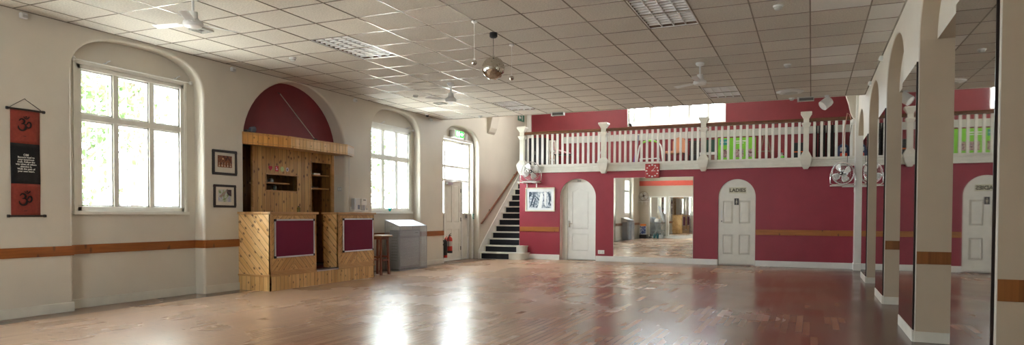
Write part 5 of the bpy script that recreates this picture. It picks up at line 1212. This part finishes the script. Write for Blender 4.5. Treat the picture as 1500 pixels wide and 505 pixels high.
P_=[(-3.55,2.90),(-3.19,2.90),(-3.19,3.22),(-3.27,3.31),(-3.37,3.34),(-3.47,3.31),(-3.55,3.22)]
obj('backrest',MB().prism(P_,19.12,19.18,lambda u,v,q:(u,q,v)),M_pe,t,bevel=.01); obj('seat',MB().box(-3.68,-3.14,18.72,19.15,2.86,2.93),M_pe,t,bevel=.015)
for x in (-3.66,-3.19):
    for y in (18.74,19.12): obj('leg',MB().box(x,x+.03,y,y+.03,G,2.86),M_darkB,t)
t=thing('box','dark storage box stack on the gallery right of the peach chair','box',(-2.95,19.1,G)); obj('lower_crate',MB().box(-3.08,-2.82,18.95,19.3,G,2.82),M_black,t,bevel=.008); obj('upper_crate',MB().box(-3.07,-2.83,18.97,19.3,2.825,3.17),M_darkB,t,bevel=.008); obj('lid',MB().box(-3.09,-2.81,18.94,19.31,3.17,3.20),M_black,t)
t=thing('display_board','dark green board standing behind the white lidded box on the gallery','board',(-2.6,19.3,G)); obj('panel',MB().box(-2.78,-2.42,19.28,19.31,G+.02,3.25),plain('dark green board',(.02,.06,.045,1),.6),t); obj('foot',MB().box(-2.8,-2.4,19.22,19.38,G,G+.02),M_black,t)
t=thing('storage_box','brown storage box with a white lid on the gallery','box',(-2.52,19.0,G)); obj('body',MB().box(-2.76,-2.36,18.85,19.15,G,2.80),plain('brown box side',(.20,.09,.07,1),.6),t,bevel=.008); obj('lid',MB().box(-2.78,-2.34,18.83,19.17,2.80,2.87),M_white_pl,t,bevel=.008)
# green banner
t=thing('display_banner','bright lime green display banner with photo strips and teal heading','banner',(-1.83,18.9,G)); y=18.9
obj('panel',MB().box(-2.31,-1.36,y,y+.04,G+.01,3.235),plain('lime green vinyl',(.17,.50,.02,1),.45,var=.04),t)
mb=MB(); mb.box(-2.27,-2.03,y-.003,y,3.05,3.20); obj('heading',mb,plain('teal print',(.01,.22,.20,1),.45),t)
mb=MB(); mb.box(-2.25,-2.15,y-.005,y-.003,3.12,3.135); mb.box(-2.13,-2.05,y-.005,y-.003,3.12,3.135); mb.box(-1.92,-1.60,y-.004,y,3.13,3.155); mb.box(-1.92,-1.66,y-.004,y,3.08,3.10); obj('print_lines',mb,M_white_pl,t)
for k,(a,b) in enumerate(((-2.22,-2.02),(-1.88,-1.66),(-1.60,-1.44))): obj('photo',MB().box(a,b,y-.004,y,2.72,2.93),print_mat('group photo print %d'%k,[(.02,.02,.03,1),(.20,.08,.08,1),(.55,.42,.38,1),(.10,.10,.2,1)],22,4.0+k),t)
for x in (-2.2,-1.5): obj('foot',MB().box(x-.03,x+.03,y-.15,y+.2,G,G+.015),M_alu,t)
t=thing('easel','wooden folding easel standing right of the green banner','easel',(-1.15,19.1,G)); P2=plain('weathered timber',(.22,.14,.10,1),.6,var=.2)
for a,b in (((-1.33,19.0,G),(-1.17,19.15,3.3)),((-.93,19.0,G),(-1.10,19.15,3.3)),((-1.14,19.4,G),(-1.14,19.17,3.25))): obj('leg',MB().tube([a,b],.018,6),P2,t)
obj('ledge',MB().box(-1.32,-.93,19.0,19.06,2.85,2.88),P2,t)
toys=[(-.90,.085,(.02,.20,.45,1),'blue ball in the toy heap at the gallery edge'),(-.70,.11,(.12,.45,.05,1),'green ball in the toy heap at the gallery edge'),(-.49,.08,(.75,.12,.02,1),'orange ball in the toy heap on the gallery'),(-1.07,.07,(.8,.8,.75,1),'white ball left in the toy heap on the gallery')]
for X,r,c,l in toys: obj('ball',MB().sphere((X,18.85,G+r),r,16,10),plain(l,c,.4),None,l,'ball',group='balls on the gallery',smooth=True)
t=thing('soft_bag','bulging white carrier bag behind the coloured balls on the gallery','bag',(-.75,19.15,G)); obj('bag_body',MB().lathe([(.10,0),(.13,.06),(.12,.16),(.07,.24),(.035,.27),(.06,.32)],(-.75,19.15,G),n=12),plain('white bag plastic',(.62,.62,.60,1),.4),t,smooth=True); obj('handle',MB().tube([(-.80,19.15,G+.30),(-.78,19.15,G+.40),(-.72,19.15,G+.40),(-.70,19.15,G+.30)],.01,6),M_red,t)
t=thing('speaker_stack','black equipment case standing left of the fourth newel on the gallery','case',(-.28,19.1,G)); obj('case',MB().box(-.45,-.12,18.95,19.3,G,3.05),M_black,t,bevel=.02); obj('strap',MB().box(-.46,-.11,18.94,19.31,2.80,2.83),plain('orange strap',(.6,.12,.02,1),.6),t)
t=thing('garment_rail','black garment covers hanging on a rail behind the gallery balusters','clothes rail',(.27,19.1,G)); mb=MB(); mb.tube([(.03,19.1,G+.02),(.03,19.1,3.55),(.52,19.1,3.55),(.52,19.1,G+.02)],.014,8); mb.box(.0,.06,18.9,19.3,G,G+.03); mb.box(.49,.55,18.9,19.3,G,G+.03); obj('rail_frame',mb,M_metal,t)
for k in range(5): 
    X=.075+.095*k; mb=MB(); mb.prism([(18.93,2.62),(19.27,2.60),(19.29,3.30),(19.13,3.48),(19.07,3.48),(18.91,3.30)],X-.035,X+.035,lambda u,v,q:(q,u,v)); o=obj('garment_cover',mb,plain('black cover cloth',(.010,.009,.010,1),.9,var=.3),None,'black garment cover hanging on the gallery clothes rail','garment cover',group='black garment covers on the rail',bevel=.012)
    obj('hanger_hook',MB().tube([(X,19.1,3.47),(X,19.1,3.55),(X+.0,19.12,3.566)],.004,6),M_metal,o)
t=thing('rucksack','dark blue rucksack with a red pocket near the right end of the gallery','bag',(.66,18.9,G)); obj('bag_body',MB().lathe([(.13,0),(.16,.05),(.16,.25),(.12,.40),(.04,.46)],(.70,18.75,G),n=14),plain('dark blue nylon',(.015,.025,.08,1),.7),t,smooth=True); obj('pocket',MB().box(.62,.78,18.56,18.63,2.56,2.72),plain('red orange nylon',(.6,.06,.02,1),.7),t,bevel=.02); obj('flap',MB().box(.62,.76,18.59,18.65,2.76,2.86),plain('silver grey nylon',(.45,.45,.45,1),.5),t,bevel=.015)
t=thing('window_plant','spindly dark pot plant on the left end of the gallery window sill','plant',(-4.84,YGAL+.06,3.74)); obj('pot',MB().lathe([(.035,0),(.05,.09),(.055,.09)],(-4.85,YGAL+.06,3.745),n=14),M_darkB,t,smooth=True)
mb=MB(); rr=random.Random(5)
for k in range(26):
    a=rr.uniform(0,6.28); z=3.85+rr.uniform(0,.32); c=Vector((-4.85+.05*math.cos(a),YGAL+.06+.03*math.sin(a),z)); u=Vector((math.cos(a),math.sin(a)*.4,.5)).normalized()*.055; v=Vector((0,0,1)).cross(u).normalized()*.014; mb.face([c,c+u*.5+v,c+u,c+u*.5-v])
mb.tube([(-4.85,YGAL+.06,3.83),(-4.85,YGAL+.06,4.16)],.006,6); obj('leaves',mb,plain('dark plant leaf',(.04,.07,.03,1),.5),t,recalc=False)

# ------------------------------------------------------------------ things at the rear of the hall (visible in the back wall mirror)
t=thing('speaker','low black speaker box on the floor by the rear wall, in the mirror','speaker',(-7.8,-.75,0)); obj('case',MB().box(-8.0,-7.62,-.95,-.55,0,.19),M_black,t,bevel=.01); obj('grille',MB().box(-7.97,-7.65,-.55,-.54,.02,.17),M_darkB,t)
t=thing('drum_case','flat black case on the floor beside the speaker, in the mirror','case',(-7.52,-.72,0)); obj('case',MB().box(-7.60,-7.44,-.92,-.52,0,.10),M_black,t,bevel=.01); obj('latch',MB().box(-7.55,-7.49,-.52,-.51,.03,.07),M_metal,t)
t=thing('picture_carton','glossy blue and white printed carton on the black speaker','box',(-7.85,-.8,.19)); obj('carton',MB().box(-8.02,-7.70,-.92,-.72,.192,.62),M_white_pl,t); obj('print',MB().box(-8.01,-7.71,-.72,-.716,.20,.61),print_mat('blue carton print',[(.01,.02,.08,1),(.05,.10,.35,1),(.7,.75,.85,1),(.03,.05,.2,1)],8,2.2),t)
obj('orange_box',MB().box(-8.0,-7.72,-.90,-.74,.622,.73),plain('orange card',(.72,.22,.03,1),.6),None,'orange cardboard box on top of the blue printed carton','box',bevel=.004)
t=thing('folding_trolley','grey metal folding trolley in front of the narrow rear mirror','trolley',(-7.15,-.9,0)); M_tr=plain('grey green metal',(.28,.32,.30,1),.4,.4)
mb=MB()
for y in (-1.05,-.75):
    mb.tube([(-7.42,y,.0),(-7.0,y,.80)],.012,6); mb.tube([(-6.85,y,.0),(-7.3,y,.80)],.012,6); mb.tube([(-6.84,y,.0),(-6.84,y,.80)],.012,6); mb.tube([(-7.42,y,.40),(-6.84,y,.40)],.010,6)
obj('frame',mb,M_tr,t); obj('tray',MB().box(-7.40,-6.82,-1.08,-.72,.80,.82),M_tr,t,bevel=.004)
t=thing('ironing_board','long pale ironing board leaning on the rear mirror above the trolley','board',(-7.0,-1.0,.82)); mb=MB(); mb.prism([(-6.83,.83),(-6.90,.83),(-7.16,1.60),(-7.13,1.66),(-7.08,1.64)],-1.10,-1.07,lambda u,v,q:(u,q,v)); obj('board',mb,plain('pale board cover',(.7,.72,.75,1),.6),t); obj('leg',MB().tube([(-6.86,-1.05,.83),(-6.98,-1.05,1.30)],.012,6),M_tr,t)
t=thing('tool_bag','white and orange bag heaped on the trolley tray','bag',(-7.15,-.9,.82)); obj('bag_body',MB().lathe([(.10,0),(.14,.04),(.12,.12),(.05,.18)],(-7.18,-.9,.822),n=12),M_white_pl,t,smooth=True); obj('handle',MB().tube([(-7.26,-.9,.95),(-7.2,-.9,1.02),(-7.12,-.9,.96)],.012,6),plain('orange handle',(.7,.3,.03,1),.5),t)
for X,l in ((-7.29,'teal jug on the floor under the trolley, left of the pair'),(-7.135,'teal jug on the floor under the trolley, beside the crate')):
    t=thing('jug',l,'jug',(X,-.85,0),group='teal jugs under the trolley'); obj('body',MB().lathe([(.05,0),(.06,.02),(.06,.17),(.025,.23),(.022,.26)],(X,-.85,0),n=14),plain('teal plastic',(.01,.12,.14,1),.35),t,smooth=True); obj('handle',MB().tube([(X+.02,-.85,.24),(X+.075,-.85,.22),(X+.07,-.85,.12),(X+.055,-.85,.10)],.008,6),plain('teal plastic handle',(.01,.12,.14,1),.35),t)
t=thing('crate','grey plastic crate under the trolley','crate',(-6.95,-.88,0)); mb=MB(); mb.box(-7.05,-6.86,-1.0,-.78,0,.012)
for a in ((-7.05,-6.86,-1.0,-.99),(-7.05,-6.86,-.79,-.78),(-7.05,-7.04,-1.0,-.78),(-6.87,-6.86,-1.0,-.78)): mb.box(*a,0,.18)
obj('basket',mb,M_grey_pl,t); obj('rim',MB().tube([(-7.055,-1.005,.18),(-6.855,-1.005,.18),(-6.855,-.775,.18),(-7.055,-.775,.18)],.008,6,closed=True),M_grey_pl,t)

# ------------------------------------------------------------------ outside
def leaf_mat(col):
    m,nt,b=newmat('leaf green'); setc(b,col,.5); b.inputs['Transmission Weight'].default_value=0
    N=nt.nodes; L=nt.links; tr=N.new('ShaderNodeBsdfTranslucent'); tr.inputs[0].default_value=tuple(min(1,c*1.3) for c in col[:3])+(1,); mx=N.new('ShaderNodeMixShader'); mx.inputs[0].default_value=.4
    L.new(b.outputs[0],mx.inputs[1]); L.new(tr.outputs[0],mx.inputs[2]); L.new(mx.outputs[0],N['Material Output'].inputs[0]); return m
M_leaf=leaf_mat((.035,.065,.018,1)); M_bark=plain('bark',(.06,.045,.03,1),.9,var=.3,scale=10,bump=.5)
def tree(x,y,h,cr,label,seed,n=2600,squash=1.0):
    rr=random.Random(seed); t=thing('tree',label,'tree',(x,y,-.3),group='trees outside the windows')
    tr=MB(); tr.tube([(x,y,-.3),(x+.05,y,h*.4),(x-.05,y+.05,h*.75)],[.13,.10,.05],9); lv=MB()
    for k in range(9):
        a=rr.uniform(0,6.28); z=h*(.3+.05*k); L_=cr*rr.uniform(.6,.95); e=Vector((x+L_*math.cos(a),y+L_*math.sin(a),z+L_*.5)); tr.tube([(x,y,z),((x+e.x)/2,(y+e.y)/2,z+L_*.15),e],[.05,.03,.012],6)
    cl=[]
    for k in range(26):
        a=rr.uniform(0,6.28); q=rr.uniform(0,1)**.5*cr*.85; cl.append(Vector((x+q*math.cos(a),y+q*math.sin(a),h*.62+rr.uniform(-1,1)*h*.36*squash)))
    for k in range(n):
        c=cl[rr.randrange(len(cl))]+Vector((rr.gauss(0,.28),rr.gauss(0,.28),rr.gauss(0,.24)))
        u=Vector((rr.gauss(0,1),rr.gauss(0,1),rr.gauss(0,1))).normalized(); v=u.orthogonal().normalized(); s_=rr.uniform(.05,.10)
        lv.face([c-u*s_,c+v*s_*.55,c+u*s_,c-v*s_*.55])
    obj('trunk',tr,M_bark,t,smooth=True); obj('foliage',lv,M_leaf,t,recalc=False)
tree(-12.6,8.3,4.6,1.05,'leafy tree seen through the left panes of the large near window',3,2600)
tree(-13.5,10.3,6.6,.8,'taller thin tree seen through the upper middle panes of the near window',9,900,.5)
tree(-12.4,17.0,4.4,.75,'tree seen through the left and middle panes of the window beyond the bar',21,1500)
obj('ground',MB().box(-30,XL-.45,-14,40,-.35,-.3),plain('pale sunlit paving',(.62,.60,.56,1),.8,var=.05,scale=.7),None,kind='structure')

for X in (-6.2,-2.0):  # battens added out of view to brighten the stairs and gallery
    t=thing('added_batten','added unseen fluorescent batten under the gallery roof, '+('over the stair end' if X<-4 else 'over the right half'),'ceiling light',(X,17.2,ZROOF),group='added fluorescent battens over the gallery')
    obj('housing',MB().box(X-.75,X+.75,17.14,17.26,ZROOF-.07,ZROOF-.005),M_white_pl,t,bevel=.005); obj('tube',MB().tube([(X-.72,17.2,ZROOF-.10),(X+.72,17.2,ZROOF-.10)],.016,10),emit('added batten tube','#fff4e0',10),t,smooth=True)
    l=bpy.data.lights.new('added_batten_fill','AREA'); l.shape='RECTANGLE'; l.size=1.4; l.size_y=.1; l.energy=38 if X<-4 else 14; l.color=(1,.95,.86); o=bpy.data.objects.new('added_batten_fill',l); C.objects.link(o); o.location=(X,17.2,ZROOF-.13)  # area fill light below each added batten

# ------------------------------------------------------------------ camera (fitted to the photograph)
f_px,cy_px,yaw,pitch,roll,hcam=997.253,337.335,.4144,-.0234,.0036,1.1848
Fv=Vector((-math.sin(yaw)*math.cos(pitch),math.cos(yaw)*math.cos(pitch),math.sin(pitch))); Rv=Vector((math.cos(yaw),math.sin(yaw),0)); Uv=Rv.cross(Fv)
R2=Rv*math.cos(roll)+Uv*math.sin(roll); U2=-Rv*math.sin(roll)+Uv*math.cos(roll)
cd=bpy.data.cameras.new('camera'); cam=bpy.data.objects.new('camera',cd); C.objects.link(cam)
cd.sensor_fit='HORIZONTAL'; cd.sensor_width=36; cd.lens=f_px/1500*36; cd.shift_x=0; cd.shift_y=(cy_px-252.5)/1500; cd.clip_start=.05; cd.clip_end=300
cam.matrix_world=Matrix.Translation((0,0,hcam))@Matrix((R2,U2,-Fv)).transposed().to_4x4()
bpy.context.scene.camera=cam

# ------------------------------------------------------------------ light
W=bpy.data.worlds.new('world'); bpy.context.scene.world=W; W.use_nodes=True; nt=W.node_tree; bg=nt.nodes['Background']
bg.inputs['Color'].default_value=(.85,.925,1.0,1); bg.inputs['Strength'].default_value=14.0
def portal(loc,rot,sx,sy):
    l=bpy.data.lights.new('daylight_portal','AREA'); l.shape='RECTANGLE'; l.size=sx; l.size_y=sy; l.cycles.is_portal=True
    o=bpy.data.objects.new('daylight_portal',l); C.objects.link(o); o.location=loc; o.rotation_euler=rot
for k,(a,b,c,e) in WIN.items(): portal((XL-.40,(a+b)/2,(c+e)/2),(0,-PI/2,0),e-c,b-a)
portal((XL-.40,15.41,2.1),(0,-PI/2,0),1.9,1.6)
portal((-3.56,YGAL+.3,4.3),(-PI/2,0,0),2.74,1.1)
for a,b,c,e in RW_ADDED: portal(((a+b)/2,YREAR-.25,(c+e)/2),(PI/2,0,0),b-a,e-c)
sun=bpy.data.lights.new('sun','SUN'); sun.energy=140; sun.angle=.01; sun.color=(1,.95,.86); so_=bpy.data.objects.new('sun',sun); C.objects.link(so_)
so_.rotation_euler=Vector((-.55,.25,-.9)).to_track_quat('-Z','Y').to_euler(); so_.location=(5,0,20)
vs=bpy.context.scene.view_settings; vs.view_transform='Standard'; vs.look='None'; vs.gamma=1; vs.use_curve_mapping=False; vs.exposure=1.2
